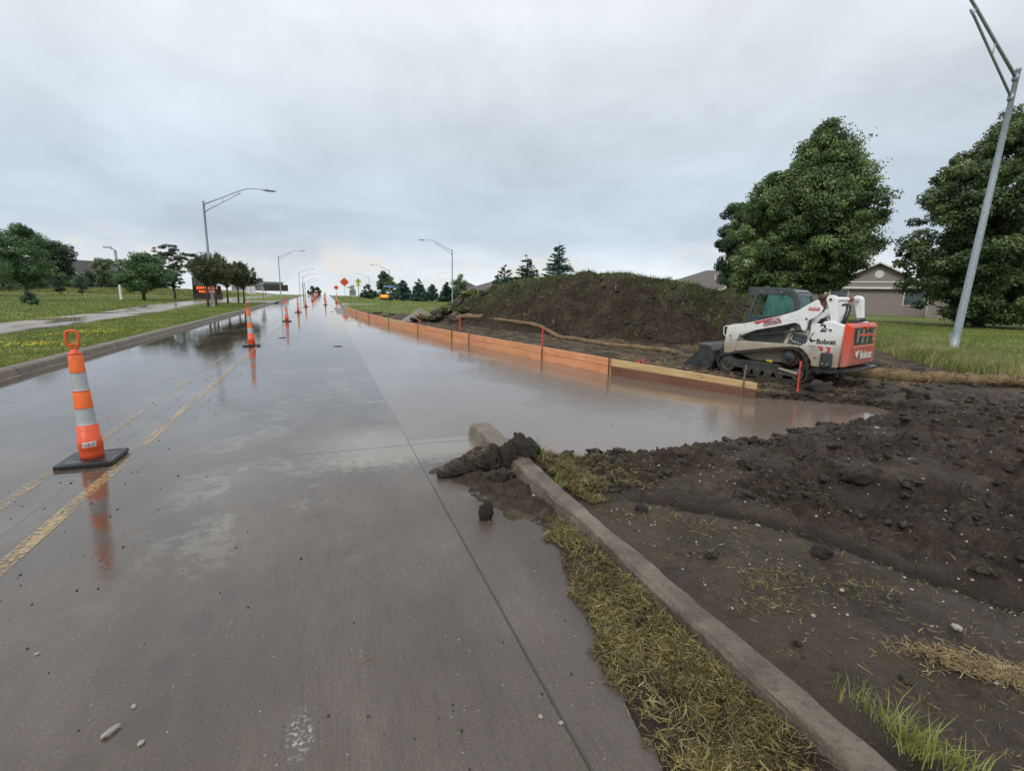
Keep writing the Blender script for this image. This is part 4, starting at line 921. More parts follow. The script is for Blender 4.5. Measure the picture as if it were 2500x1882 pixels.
# lift arms
ARM=[(1.55,.955),(1.30,.995),(1.05,1.05),(.53,1.2),(.36,1.26),(.26,1.30),(.16,1.37),(.03,1.46),(-.04,1.50),(-.075,1.47),(-.09,1.42),(-.155,1.35),(-.13,1.28),(-.09,1.23),(-.03,1.18),(.055,1.14),(.085,1.10),(.095,.96),(.12,.925),(.15,.935),(.17,.97),(.19,1.02),(.23,1.06),(.31,1.07),(.51,1.01),(1.0,.89),(1.24,.79),(1.34,.73),(1.37,.66),(1.38,.45),(1.42,.40),(1.61,.385),(1.625,.55),(1.61,.72),(1.60,.86),(1.585,.93)]
UPR=[(-.185,1.50),(-.20,1.56),(-.25,1.585),(-.31,1.57),(-.345,1.52),(-.365,1.35),(-.395,1.12),(-.35,1.10),(-.30,1.13),(-.24,1.36)]
for k,(a,b) in enumerate(((.10,.18),(1.27,1.35))):
    am=PR(ARM,a,b,'lift_arm',WP,.012)
    u=PR(UPR,a-.02,a+.10,'rear_upright',WP,.012)
    PR([(1.25,.79),(1.24,.745),(.12,.915),(.155,.955),(.6,.89)],a+.09,a+.12,'control_link',BP,.006)
    MB().tube([(-.05,-(a+.15),.74),(.12,-(a+.15),1.16)],.045,10).obj('lift_cylinder',BP if 0 else DKST,ld,True); MB().tube([(.10,-(a+.15),1.14),(.02,-(a+.15),1.30)],.022,8).obj('cylinder_rod',RUST,ld,True)
    if k==0:
        MB().lathe([(.036,0),(.036,.007),(.028,.009)],18,Mf(-.262,1.505,.08)).obj('pivot_ring',WP,am); MB().lathe([(.026,0),(.026,.0095),(.015,.0096)],16,Mf(-.262,1.505,.08)).obj('pivot_hole',RUST,am)
        for s_,z_,r_ in ((.10,1.155,.022),(.14,.945,.016),(1.30,.775,.022),(1.50,.745,.018),(1.49,.66,.014),(1.42,.90,.006),(1.22,.955,.005)): MB().lathe([(r_,0),(r_,.008),(r_*.5,.009)],14,Mf(s_,z_,.10)).obj('pin',DKST if r_>.012 else BP,am)
        dc=MB().prism([(.09,1.372),(-.10,1.368),(-.097,1.302),(.085,1.306)],-.0995,-.097).obj('red_decal',M('red_decal_sheet',(.62,.045,.06),10,(.3,.5)),am)
        text('lettering','CAPITAL',.046,Ml(.0,.0955,1.352,0),WTX,dc,bold=.0012); text('lettering','RENTALS & SALES',.015,Ml(.0,.0955,1.325,0),WTX,dc,bold=.0003)
        PR([(1.07,1.035),(.53,1.192),(.55,1.182),(.88,1.055),(.97,1.004)],.096,.0995,'red_decal',RTX,0,am)
        text('lettering','ABSOLUTE',.066,Ml(.71,.0955,1.085,R(14.5)),GTX,am,bold=.003); text('lettering','CONCRETE',.066,Ml(.695,.095,1.035,R(14.5)),GTX,am,bold=.003)
        text('lettering','ABSOLUTE',.066,Ml(.71,.094,1.085,R(14.5)),RTX,am,bold=-.0008); text('lettering','CONCRETE',.066,Ml(.695,.094,1.035,R(14.5)),RTX,am,bold=-.0008)
        # raised outlines on the arm
        MB().tube([(.47,-.0985,1.115),(.33,-.0985,1.195),(.18,-.0985,1.205),(.165,-.0985,1.175),(.22,-.0985,1.135),(.47,-.0985,1.10),(.47,-.0985,1.115)],.004,4).obj('raised_rib',WP,am); MB().tube([(1.5,-.0985,.98),(1.05,-.0985,1.02),(.98,-.0985,.99),(1.02,-.0985,.93),(1.27,-.0985,.81)],.004,4).obj('raised_rib',WP,am)
        MB().tube([(1.56,-.13,.93),(1.64,-.13,.93),(1.675,-.13,.91),(1.675,-.13,.77),(1.65,-.13,.74),(1.60,-.13,.74)],.011,7).obj('step_guard',WP,am,True)
MB().tube([(-.265,-.1,1.51),(-.265,-1.30,1.51)],.042,14).obj('cross_tube',WP,ld,True); MB().tube([(-.265,-.78,1.51),(-.265,-.98,1.51)],.0435,14).obj('red_band',M('dark_red_paint',(.28,.02,.02),8,(.4,.6)),ld,True)
MB().tube([(-.10,-.12,1.54),(-.10,-.3,1.54)],.06,12).obj('rusty_pivot',RUST,ld,True)
PR([(-.04,1.50),(-.12,1.54),(-.19,1.52),(-.17,1.42),(-.15,1.28),(-.09,1.35)],.13,.17,'rusty_bracket',RUST,.008)
for o_ in (.34,1.06): PR([(.05,1.05),(-.16,1.26),(-.21,1.25),(-.06,1.02)],o_,o_+.04,'lift_brace',WP,.006)
hs=[[(-.05,-.32,1.07),(-.14,-.36,1.20),(-.22,-.36,1.12),(-.2,-.4,1.0)],[(-.02,-.26,1.04),(-.10,-.28,1.16),(-.19,-.30,1.10),(-.23,-.3,1.04)],[(-.24,-.75,1.05),(-.27,-.80,1.30),(-.22,-.92,1.42),(-.12,-1.0,1.40)],[(-.25,-.82,1.05),(-.29,-.88,1.28),(-.24,-1.0,1.40),(-.15,-1.1,1.38)]]
for q in hs:
    P_=[Vector(a_) for a_ in q]; sm=[]
    for i in range(len(P_)-1):
        for j in range(5): 
            t_=j/5; p0=P_[max(i-1,0)];p3=P_[min(i+2,3)];p1=P_[i];p2=P_[i+1]; sm.append(.5*((2*p1)+(-p0+p2)*t_+(2*p0-5*p1+4*p2-p3)*t_*t_+(-p0+3*p1-3*p2+p3)*t_**3))
    MB().tube(sm+[P_[-1]],.02,8).obj('hydraulic_hose',HY,ld,True)
MB().tube([(-.42,-.62,1.09),(-.50,-.66,1.15),(-.62,-.70,1.17)],[.045,.042,.036],10).obj('exhaust',BP,ld,True)
PR([(.05,1.10),(-.17,1.06),(-.09,.93),(-.02,.80),(.05,.74)],.20,.24,'inner_panel',WP,.004)
# cab
co0,co1=.46,1.08
CB=[(1.42,1.725),(.97,1.715),(.56,1.672),(.47,1.62),(.42,1.50),(.37,1.33),(.44,1.15),(1.40,1.00),(1.44,1.03),(1.36,1.19),(1.29,1.53),(1.33,1.56),(1.41,1.60)]
WN_=[(1.21,1.575),(.99,1.585),(.60,1.575),(.545,1.53),(.515,1.44),(.495,1.32),(.57,1.235),(1.0,1.155),(1.33,1.13),(1.26,1.40)]
def framed(outer,inner,o0,o1,name,mt):
    """side wall with a window hole"""
    bm=bmesh.new()
    vo=[bm.verts.new((a,-o0,b)) for a,b in outer]; vi=[bm.verts.new((a,-o0,b)) for a,b in inner]
    es=[bm.edges.new((vo[i],vo[(i+1)%len(vo)])) for i in range(len(vo))]+[bm.edges.new((vi[i],vi[(i+1)%len(vi)])) for i in range(len(vi))]
    bmesh.ops.triangle_fill(bm,use_beauty=True,use_dissolve=False,edges=es)
    r_=bmesh.ops.extrude_face_region(bm,geom=list(bm.faces)); bmesh.ops.translate(bm,vec=(0,-(o1-o0),0),verts=[v for v in r_['geom'] if isinstance(v,bmesh.types.BMVert)])
    bmesh.ops.recalc_face_normals(bm,faces=bm.faces); me=bpy.data.meshes.new(name); bm.to_mesh(me); bm.free(); return link(name,me,mt,ld,False,None,None)
for a,b,gm in ((co0,co0+.04,None),(co1-.04,co1,None)):
    framed(CB,WN_,a,b,'cab_side',DP)
# teal rear part of the side window; clear mesh-screened front part
TG=[(1.0,1.583),(.62,1.57),(.55,1.52),(.52,1.44),(.50,1.32),(.57,1.235),(.80,1.19),(1.10,1.14),(1.06,1.36),(1.04,1.47)]
PR(TG,co0+.015,co0+.022,'side_window',GLT,0)
MB().tube([(1.40,-co0-.02,1.045),(.8,-co0-.02,1.165)],.012,6).obj('window_rail',DP,ld)
PR([(1.36,1.17),(1.38,1.04),(.9,1.10),(.9,1.165)],co0+.01,co0+.016,'lower_window',GLT,0)
mb=MB()
for k in range(5): mb.tube([(1.28-.06*k,-co1+.05,1.15),(1.24-.06*k,-co1+.05,1.58)],.004,4)
for k in range(7): mb.tube([(1.30,-co1+.05,1.18+.06*k),(.95,-co1+.05,1.18+.06*k)],.004,4)
mb.obj('window_mesh',BP,ld)
PR([(1.42,1.728),(.97,1.718),(.56,1.675),(.48,1.625),(.51,1.60),(.60,1.635),(.97,1.675),(1.42,1.69)],co0+.041,co1-.041,'cab_roof',DP,.006)
# roof rear glazing and rear wall with its own window
def rearwall():
    bm=bmesh.new(); f=lambda o_,z_:( .445-(1.60-z_)*.22 if z_<1.6 else .47-.0*(z_), -o_, z_)
    out=[(co0+.041,1.10),(co1-.041,1.10),(co1-.041,1.61),(co0+.041,1.61)]; inn=[(co0+.10,1.30),(co1-.09,1.30),(co1-.10,1.56),(co0+.11,1.565)]
    vo=[bm.verts.new(f(a,b)) for a,b in out]; vi=[bm.verts.new(f(a,b)) for a,b in inn]
    for i in range(4): bm.faces.new((vo[i],vo[(i+1)%4],vi[(i+1)%4],vi[i]))
    r_=bmesh.ops.extrude_face_region(bm,geom=list(bm.faces)); bmesh.ops.translate(bm,vec=(.03,0,0),verts=[v for v in r_['geom'] if isinstance(v,bmesh.types.BMVert)])
    bmesh.ops.recalc_face_normals(bm,faces=bm.faces); me=bpy.data.meshes.new('cab_rear'); bm.to_mesh(me); bm.free(); link('cab_rear',me,DP,ld,False,None,None)
    bm=bmesh.new(); bm.faces.new([bm.verts.new(f(a,b)+() if 0 else (f(a,b)[0]+.012,f(a,b)[1],f(a,b)[2])) for a,b in inn]); me=bpy.data.meshes.new('rear_window'); bm.to_mesh(me); bm.free(); link('rear_window',me,GLT,ld,False,None,None)
rearwall()
PR([(.95,.95),(.95,1.10),(.85,1.14),(.72,1.16),(.66,1.46),(.60,1.48),(.58,1.1),(.6,.95)],.62,.94,'seat',HY,.03)
PR([(1.40,.95),(.40,1.0),(.40,.93),(1.42,.9)],.44,1.1,'cab_floor',BP,.005)
MB().tube([(1.30,-co0+.0,1.56),(1.38,-co0+.03,1.58),(1.44,-co0+.03,1.53),(1.50,-co0+.03,1.15),(1.53,-co0+.03,1.0)],.011,6).tube([(1.53,-co0+.03,1.0),(1.42,-co0+.02,1.01)],.011,6).obj('grab_rail',BP,ld,True)
MB().lathe([(.008,0),(.008,.004)],8,Matrix.Translation((1.15,-co0,1.64))@Matrix.Rotation(R(-90),4,'X')).obj('roof_bolt',WTX,ld); MB().lathe([(.008,0),(.008,.004)],8,Matrix.Translation((.76,-co0,1.63))@Matrix.Rotation(R(-90),4,'X')).obj('roof_bolt',WTX,ld)
# bucket
BK=M('worn_black_steel',[(.3,(.016,.018,.02)),(.7,(.055,.058,.06))],7,(.35,.6),.2,40)
SP=[(2.55,.0),(1.95,-.015),(1.80,.06),(1.76,.22),(1.80,.42),(1.90,.50),(2.16,.53),(2.10,.40)]
b1=PR(SP,-.02,.0,'bucket_side',BK,.004); PR(SP,1.45,1.47,'bucket_side',BK,.004)
mb=MB(); pr_=[(2.58,.0),(1.95,-.02),(1.80,.05),(1.75,.22),(1.79,.42),(1.89,.51),(2.18,.54)]; V=[];Fc=[]
for (a,b),(c_,d_) in zip(pr_,[(2.58,.012),(1.96,-.004),(1.815,.06),(1.765,.22),(1.805,.415),(1.90,.497),(2.18,.525)]): V+=[(a,0,b),(a,-1.45,b),(c_,-1.45,d_),(c_,0,d_)]
for i in range(6):
    for k in range(4): Fc.append((4*i+k,4*i+(k+1)%4,4*i+4+(k+1)%4,4*i+4+k))
Fc+=[(0,1,2,3),(24,27,26,25)]
mesh('bucket_shell',V,Fc,BK,ld); PR([(2.62,.0),(2.50,-.01),(2.50,.03)],-.03,1.48,'cutting_edge',RUST,0)
PR([(1.76,.12),(1.62,.10),(1.60,.42),(1.66,.55),(1.79,.45)],.22,1.23,'coupler',BP,.01)
for o_ in (.35,.95): MB().tube([(1.45,-o_,.62),(1.66,-o_,.38)],.032,8).obj('tilt_cylinder',BP,ld,True)
PR([(1.60,.40),(1.42,.42),(1.44,.60),(1.60,.62)],.30,1.15,'front_plate',BP,.01)
# ---------------- houses ----------------
def siding(name,c,h=.13):
    m,nt,p=newmat(name); v=nd(nt,'ShaderNodeTexCoord').outputs['Object']; s=nd(nt,'ShaderNodeSeparateXYZ',{0:v})
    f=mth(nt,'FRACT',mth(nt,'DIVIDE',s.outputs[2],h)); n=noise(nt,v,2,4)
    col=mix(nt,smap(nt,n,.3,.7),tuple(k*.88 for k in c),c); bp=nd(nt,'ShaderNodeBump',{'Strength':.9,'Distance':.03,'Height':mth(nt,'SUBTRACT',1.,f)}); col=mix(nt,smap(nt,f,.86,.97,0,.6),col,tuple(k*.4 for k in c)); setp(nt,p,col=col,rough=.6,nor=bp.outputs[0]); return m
SID=siding('taupe_siding',(.235,.20,.175)); BRS=siding('beige_siding',(.42,.37,.29)); SHG=M('asphalt_shingles',[(.3,(.085,.072,.068)),(.7,(.15,.13,.125))],9,(.7,.9),.5,22); TRM=M('white_trim',(.66,.65,.60),5,(.4,.6)); WIN=M('window_glass',[(.3,(.05,.07,.08)),(.7,(.12,.15,.16))],3,(.05,.12)); SHG2=M('dark_shingles',[(.3,(.045,.042,.042)),(.7,(.085,.08,.08))],9,(.7,.9),.5,22)
def win(h,x,z,w_,hh,y=-.0):
    f=MB().box((x-w_/2-.08,y-.05,z-.08),(x+w_/2+.08,y-.003,z+hh+.08)).obj('window',TRM,h); MB().box((x-w_/2,y-.06,z),(x+w_/2,y-.052,z+hh)).obj('pane',WIN,f); return f
def gable_roof(h,x0,x1,y0,y1,ze,zr,mt,axis='y',ov=.45,th=.14,name='roof'):
    """axis 'y': ridge runs along y, gable faces -y"""
    if axis=='y':
        xm=(x0+x1)/2; sl=(zr-ze)/((x1-x0)/2); poly=[(x0-ov,ze-ov*sl),(xm,zr),(x1+ov,ze-ov*sl),(x1+ov,ze-ov*sl+th),(xm,zr+th),(x0-ov,ze-ov*sl+th)]
        o=MB().prism(poly,y0-ov,y1+ov).obj(name,mt,h)
    else:
        ym=(y0+y1)/2; sl=(zr-ze)/((y1-y0)/2); poly=[(y0-ov,ze-ov*sl),(ym,zr),(y1+ov,ze-ov*sl),(y1+ov,ze-ov*sl+th),(ym,zr+th),(y0-ov,ze-ov*sl+th)]
        o=MB().prism(poly,x0-ov,x1+ov,'yz').obj(name,mt,h)
    return o
def dirof(u,v=730): d=ray(u,v); return math.atan2(d[0],d[1])
def polar(u,dist,z=0.):
    a=dirof(u); return (dist*math.sin(a),dist*math.cos(a),z)
def facing(p,off=0): return -math.atan2(p[0],p[1])+off
# taupe gabled house behind the loader
p=polar(2135,62); h=thing('gabled_house','taupe sided house with white gable trim and round vent, seen between the two big trees','house',(p[0],p[1],float(gz(p[0],p[1]))-.1),facing(p,R(4)))
W=4.3
MB().box((-W,0,0),(W,9,2.9)).obj('wall',SID,h); MB().prism([(-W,2.9),(W,2.9),(0,5.15)],.0,8.9).obj('gable_wall',SID,h)
gable_roof(h,-W,W,0,9,2.9,5.2,SHG)
MB().box((-W-.3,-.35,2.72),(W+.3,-.02,2.92)).obj('fascia',TRM,h); MB().box((-W+.6,-.04,3.35),(W-.6,-.006,3.47)).obj('trim_board',TRM,h)
sl=(5.2-2.9)/W
for s_ in (-1,1): MB().prism([(s_*(W+.45),2.9-.45*sl),(0,5.2),(0,5.36),(s_*(W+.45),2.9-.45*sl+.16)],-.50,-.455).obj('rake_board',TRM,h)
MB().lathe([(.38,0),(.38,.04),(.30,.05)],20,Matrix.Translation((.1,-.006,4.15))@Matrix.Rotation(R(90),4,'X')).obj('round_vent',TRM,h)
for x_ in (-3.05,3.1): win(h,x_,1.2,1.5,1.35)
MB().box((-W-.03,-.03,0),(-W+.14,-.005,2.72)).obj('corner_trim',TRM,h); MB().box((W-.14,-.03,0),(W+.03,-.005,2.72)).obj('corner_trim',TRM,h)
MB().box((-14,1.5,0),(-W-.01,10,2.8)).obj('wing_wall',SID,h); gable_roof(h,-14,-W,1.5,10,2.8,4.9,SHG,'x',name='wing_roof'); win(h,-8,1.1,1.4,1.3,1.5); win(h,-11.5,1.1,1.4,1.3,1.5)
MB().box((W+.01,1.5,0),(13,10,2.8)).obj('wing_wall',SID,h); gable_roof(h,W,13,1.5,10,2.8,5.1,SHG,'x',name='wing_roof'); win(h,8,1.1,1.5,1.3,1.5)
# house at the right edge
p=polar(2500,58); h=thing('neighbour_house','grey sided house mostly hidden behind the right hand big tree at the picture edge','house',(p[0],p[1],float(gz(p[0],p[1]))-.1),facing(p,R(-6)))
MB().box((-6,0,0),(8,9,2.8)).obj('wall',SID,h); MB().prism([(-3,2.8),(7,2.8),(2,5.4)],-1.,8).obj('gable_wall',SID,h); gable_roof(h,-3,7,-1,9,2.8,5.5,SHG); MB().box((-6.2,-.4,2.62),(8.2,-.1,2.8)).obj('fascia',TRM,h); win(h,-3.5,1.0,1.6,1.5)
# big hip-roofed house behind the mound
p=polar(1705,60); h=thing('brown_roof_house','low house with broad brown shingle roof rising behind the mound, left of the dark tree','house',(p[0],p[1],float(gz(p[0],p[1]))-.1),facing(p,R(-14)))
MB().box((-5,0,0),(7,10,2.5)).obj('wall',BRS,h)
V=[(-5.6,-.5,2.5),(7.6,-.5,2.5),(7.6,10.5,2.5),(-5.6,10.5,2.5),(-.6,5,4.75),(7.6,5,4.95)]
mesh('roof',V,[(0,1,5,4),(2,3,4,5),(3,0,4),(1,2,5),(0,3,2,1)],SHG,h)
gr_=MB().prism([(3.2,2.4),(8.6,2.4),(5.9,4.0)],-2.6,3).obj('gable_wall',BRS,h); gable_roof(h,3.2,8.6,-2.6,3,2.4,4.05,SHG,name='gable_roof')
for s_ in (-1,1): MB().prism([(5.9+s_*3.15,2.4-.45*.61),(5.9,4.05),(5.9,4.2),(5.9+s_*3.15,2.4-.45*.61+.16)],-3.12,-3.07).obj('rake_board',TRM,h)
MB().lathe([(.06,3.4),(.06,4.1)],8,Matrix.Translation((1.2,1.8,0))).obj('vent_pipe',TRM,h)
MB().box((-5.6,-.56,2.34),(3,-.5,2.5)).obj('fascia',TRM,h)
# far houses between lamp and mound
p=polar(1215,96); h=thing('far_house','distant low house with dark grey and brown roofs just left of the mound\'s shoulder','house',(p[0],p[1],float(gz(p[0],p[1]))-.1),facing(p,R(10)))
MB().box((-7,0,0),(10,9,2.1)).obj('wall',BRS,h); V=[(-7.6,-.6,2.0),(10.6,-.6,2.0),(10.6,9.6,2.0),(-7.6,9.6,2.0),(0,4.5,4.3),(6,4.5,4.3)]
mesh('roof',V,[(0,1,5,4),(2,3,4,5),(3,0,4),(1,2,5),(0,3,2,1)],SHG,h); win(h,-3,.7,1.5,1.); win(h,2,.7,1.5,1.)
p=polar(1150,118); h=thing('far_house','farther dark roofed house partly hidden behind the columnar green tree','house',(p[0],p[1],float(gz(p[0],p[1]))-.1),facing(p,R(25)))
MB().box((-4,0,0),(5,7,2.1)).obj('wall',BRS,h); V=[(-4.6,-.6,2.0),(5.6,-.6,2.0),(5.6,7.6,2.0),(-4.6,7.6,2.0),(-.6,3.5,4.6),(1.0,3.5,4.6)]
mesh('roof',V,[(0,1,5,4),(2,3,4,5),(3,0,4),(1,2,5),(0,3,2,1)],SHG2,h); win(h,-2,.6,1.5,1.)
# left: house behind trees, long low building on the rise
p=polar(200,150); h=thing('field_house','house with grey roof and white gable trim beyond the far hedge on the left','house',(p[0],p[1],.9),facing(p,R(22)))
MB().box((-7,0,0),(9,9,3.4)).obj('wall',siding('pale_siding',(.38,.38,.36)),h); gable_roof(h,-7,9,0,9,3.4,6.3,SHG2,'x'); MB().prism([(-7,3.2),(-1,3.2),(-4,5.4)],-1.2,3).obj('gable_wall',bpy.data.materials['pale_siding'],h); gable_roof(h,-7,-1,-1.2,4,3.2,5.5,SHG2,name='gable_roof')
for s_ in (-1,1): MB().prism([(-4+s_*3.45,3.2-.34),(-4,5.5),(-4,5.7),(-4+s_*3.45,3.2-.16)],-1.72,-1.66).obj('rake_board',TRM,h)
win(h,-5,1.3,1,1.3,-1.2); win(h,-3,1.3,1,1.3,-1.2); win(h,3,1.3,1.2,1.3)
p=polar(650,170); h=thing('long_building','long low grey flat roofed building on the rise behind the white sign panels','building',(p[0],p[1],.9),facing(p,R(8)))
GW=M('grey_block_wall',(.20,.20,.20),3,(.6,.8),.2,10); MB().box((-8,0,0),(5,12,2.4)).obj('wall',GW,h); MB().box((-8.2,-.2,2.4),(5.2,12.2,2.75)).obj('roof',M('flat_roof_metal',(.28,.31,.35),3,(.4,.6)),h); MB().box((-1,-1.0,0),(6.2,-.01,1.9)).obj('brown_annex',BRK,h)
for k in range(3): win(h,-6.5+2*k,.8,1.2,.8)
# ---------------- trees ----------------
BARK=M('bark',[(.3,(.035,.026,.020)),(.7,(.10,.078,.06))],8,(.7,.9),.6,30,st=(1,1,.25))
LM={}
LM['maple']=leafmat('maple_leaves',[(.10,(.050,.086,.042)),(.45,(.125,.190,.080)),(.75,(.235,.325,.125)),(1,(.42,.52,.22))])
LM['linden']=leafmat('linden_leaves',[(.10,(.042,.068,.032)),(.45,(.095,.145,.062)),(.75,(.195,.26,.105)),(1,(.38,.42,.18))])
LM['dark']=leafmat('dark_leaves',[(.1,(.030,.052,.030)),(.5,(.070,.112,.062)),(1,(.16,.215,.115))])
LM['green']=leafmat('green_leaves',[(.1,(0.052,0.101,0.045)),(.5,(0.108,0.194,0.085)),(1,(0.270,0.395,0.176))])
LM['pale']=leafmat('pale_leaves',[(.1,(0.085,0.128,0.060)),(.5,(0.153,0.212,0.093)),(1,(0.289,0.340,0.170))])
LM['crab']=leafmat('purple_green_leaves',[(.1,(0.047,0.062,0.032)),(.5,(0.095,0.114,0.051)),(1,(0.201,0.219,0.104))])
LM['spruce']=leafmat('spruce_needles',[(.1,(0.032,0.066,0.055)),(.5,(0.069,0.128,0.106)),(1,(0.149,0.241,0.196))],.6,.08)
LM['pine']=leafmat('pine_needles',[(.1,(0.028,0.060,0.035)),(.5,(0.054,0.106,0.061)),(1,(0.114,0.192,0.106))],.6,.08)
def leafquads(Cn,N,size,el=1.5,lay=None):
    """leaf-shaped quads at centres Cn with normals N"""
    n=len(Cn); a=rng.normal(size=(n,3)) if lay is None else lay+rng.normal(size=(n,3))*.5
    t=np.cross(N,a); t/=np.linalg.norm(t,axis=1,keepdims=True)+1e-9; b=np.cross(N,t); s=size*(.6+.8*rng.random((n,1)))
    V=np.stack([Cn-t*s*el*.5,Cn+b*s*.42-t*s*.05,Cn+t*s*el*.5-N*s*.18,Cn-b*s*.42-t*s*.05],1).reshape(-1,3)
    Q=np.arange(4*n).reshape(n,4); return V,Q
def unit(n):
    v=rng.normal(size=(n,3)); return v/np.linalg.norm(v,axis=1,keepdims=True)
def crown_tree(name,label,cat,base,prof,lm,leaves=8000,lsize=.2,clr=.9,nclump=60,trunk_r=.2,forks=None,wind=(0,0,0),shell=.62,flat=.75,group=None,dens=1.,bark=None,fill=.15,asym=None):
    """prof: list of (height, radius). Clumps of leaves fill the crown volume; limbs reach into them"""
    bx,by=base; bz=float(gz(bx,by)); t=thing(name,label,cat,(bx,by,bz),0,group)
    hs_=np.array([float(p_[0]) for p_ in prof]);rs_=np.array([p_[1] for p_ in prof]); h1=hs_[-1]; mx_=hs_[:-1].max()
    if mx_>.93*h1: hs_[:-1]*=.93*h1/mx_
    h0=hs_[0]
    ww=np.interp(np.linspace(h0,h1,60),hs_,rs_)**1.3+.05; cdf=np.cumsum(ww)/ww.sum(); zz_=np.interp(rng.random(nclump),cdf,np.linspace(h0,h1,60))
    ph=rng.random(nclump)*2*np.pi; rr=np.interp(zz_,hs_,rs_); q=shell+(1-shell)*rng.random(nclump); q=np.where(rng.random(nclump)<fill,rng.random(nclump)*shell,q)
    q=np.minimum(q,np.maximum(.1,1-clr*.45/np.maximum(rr,.1)))+.10*rng.random(nclump)
    if asym is not None: rr=rr*(1+asym*np.cos(ph-math.pi*1.55))
    if leaves>20000: kw=(rng.random(nclump)<.30)&(zz_<.86*h1); q=np.where(kw,1.0+.10*rng.random(nclump),q)
    else: kw=np.zeros(nclump,bool)
    cx=np.cos(ph)*rr*q;cy=np.sin(ph)*rr*q; cc=np.stack([cx,cy,zz_],1)
    cr_=clr*(.55+.8*rng.random(nclump))*np.where(kw,.55,1.); per=np.maximum(10,(leaves*cr_**2/np.sum(cr_**2)).astype(int))
    idx=np.repeat(np.arange(nclump),per); n=len(idx); u=unit(n); rad=(.35+.65*rng.random(n)**.6)[:,None]
    d=u*np.stack([cr_[idx],cr_[idx],cr_[idx]*flat],1)*rad; P_=cc[idx]+d
    P_+=np.array(wind)*(np.abs(rng.normal(size=(n,1)))*.55)*cr_[idx][:,None]
    N=u*.6+np.array([0,0,.7])+rng.normal(size=(n,3))*.55; N/=np.linalg.norm(N,axis=1,keepdims=True)
    lay=None if wind==(0,0,0) else np.tile(np.array(wind),(n,1))*1.2
    V,Q=leafquads(P_,N,lsize,1.6,lay); nmesh('crown',V,Q,lm,t)
    mb=MB(); th=h0+(h1-h0)*.72
    lean=Vector((rng.normal()*.08,rng.normal()*.08,0))
    sp_=[Vector((0,0,-.2)),Vector((0,0,h0*.5)),Vector((0,0,h0))+lean,Vector((0,0,(h0+th)/2))+lean*2.,Vector((0,0,th))+lean*3]
    mb.tube(sp_,[trunk_r*1.25,trunk_r,trunk_r*.85,trunk_r*.5,trunk_r*.15],9)
    order=rng.permutation(nclump)[:min(nclump,26)]
    for k in order:
        c_=Vector(cc[k]); zb=max(h0*.75,min(th*.9,c_.z-math.hypot(c_.x,c_.y)*(.8 if forks is None else forks))); s0=Vector((0,0,zb))+lean*(1+zb/h1)
        mid=s0.lerp(c_,.55)+Vector((0,0,-.06*(c_-s0).length)); r0=trunk_r*.32*(1-zb/(h1*1.3)); mb.tube([s0,mid,c_],[r0,r0*.6,r0*.2],5,False)
    mb.obj('trunk',bark or BARK,t,True); return t
def spruce(name,label,base,h,r,lm,nb=260,per=26,lsize=.16,group=None,z0=.3,spread=1.,up=.0):
    bx,by=base; bz=float(gz(bx,by)); t=thing(name,label,'conifer',(bx,by,bz),0,group); zz_=z0+(h-z0)*np.sort(1-np.sqrt(rng.random(nb)))
    f=1-(zz_-z0)/(h-z0); L_=r*(f**.85)*(.72+.4*rng.random(nb))+.06; ph=rng.random(nb)*2*np.pi; Ps=[];Ns=[];Ls=[]
    dirs=np.stack([np.cos(ph),np.sin(ph),-.22+.55*(1-f)+up],1)
    for k in range(nb):
        n=max(4,int(per*(.35+.9*L_[k]/r))); s_=np.sqrt(rng.random(n))*L_[k]; sag=.10*(s_/max(.1,r))**2*r
        P_=np.stack([dirs[k,0]*s_,dirs[k,1]*s_,zz_[k]+dirs[k,2]*s_+sag],1); side=np.array([-dirs[k,1],dirs[k,0],0]); P_+=side*(rng.normal(size=(n,1))*.10*(L_[k]+.15))+rng.normal(size=(n,3))*.035*spread; Ps.append(P_)
        N=np.array([0,0,1.])+rng.normal(size=(n,3))*.6; N/=np.linalg.norm(N,axis=1,keepdims=True); Ns.append(N); Ls.append(np.tile(dirs[k],(n,1))+side*rng.normal(size=(n,1))*.5)
    P_=np.concatenate(Ps);N=np.concatenate(Ns);lay=np.cross(np.concatenate(Ls),N)
    V,Q=leafquads(P_,N,lsize,2.6,lay*3); nmesh('crown',V,Q,lm,t); mb=MB().tube([(0,0,-.2),(0,0,h*.5),(0,0,h*.99)],[r*.075+.03,r*.05,.01],7)
    mb.obj('trunk',BARK,t,True); return t
def tp(u,dist): a=polar(u,dist); return (a[0],a[1])
def toph(u,vtop,dist): # height of the point seen at (u,vtop) at that ground distance
    d=ray(u,vtop); k=dist/math.hypot(d[0],d[1]); return H+d[2]*k
WD=(.55,-.75,.12)  # wind pushes the leaves to the right of the picture
# two big trees right
D1=40.; h1=toph(1990,285,D1)
crown_tree('maple_tree','large bright green maple with wind-blown crown behind the track loader cab','tree',tp(1970,D1),[(2.2,1.4),(3.2,2.4),(4.8,3.4),(7.,3.45),(9.,2.7),(10.8,1.6),(12.3,.8),(h1-.1,.15)],LM['maple'],135000,.112,.72,440,.28,wind=(.6,-.42,.2),shell=.5,flat=.62,fill=.2)
crown_tree('maple_tree','left flank maple with lower rounded crown joined to the large bright green one','tree',tp(1850,D1-1.5),[(1.2,1.6),(2.2,2.3),(4.5,2.5),(6.5,2.2),(8.2,1.3),(9.4,.3)],LM['maple'],52000,.112,.62,130,.2,wind=(.4,-.3,.1),shell=.5,flat=.75,fill=.3)
crown_tree('dark_tree','narrow dark blue-green tree at the left edge of the big maples','tree',tp(1778,D1+3),[(2.6,.7),(4.2,1.25),(6,1.3),(8,1.),(toph(1765,500,D1+3),.3)],LM['dark'],20000,.11,.48,80,.14,shell=.4,fill=.35)
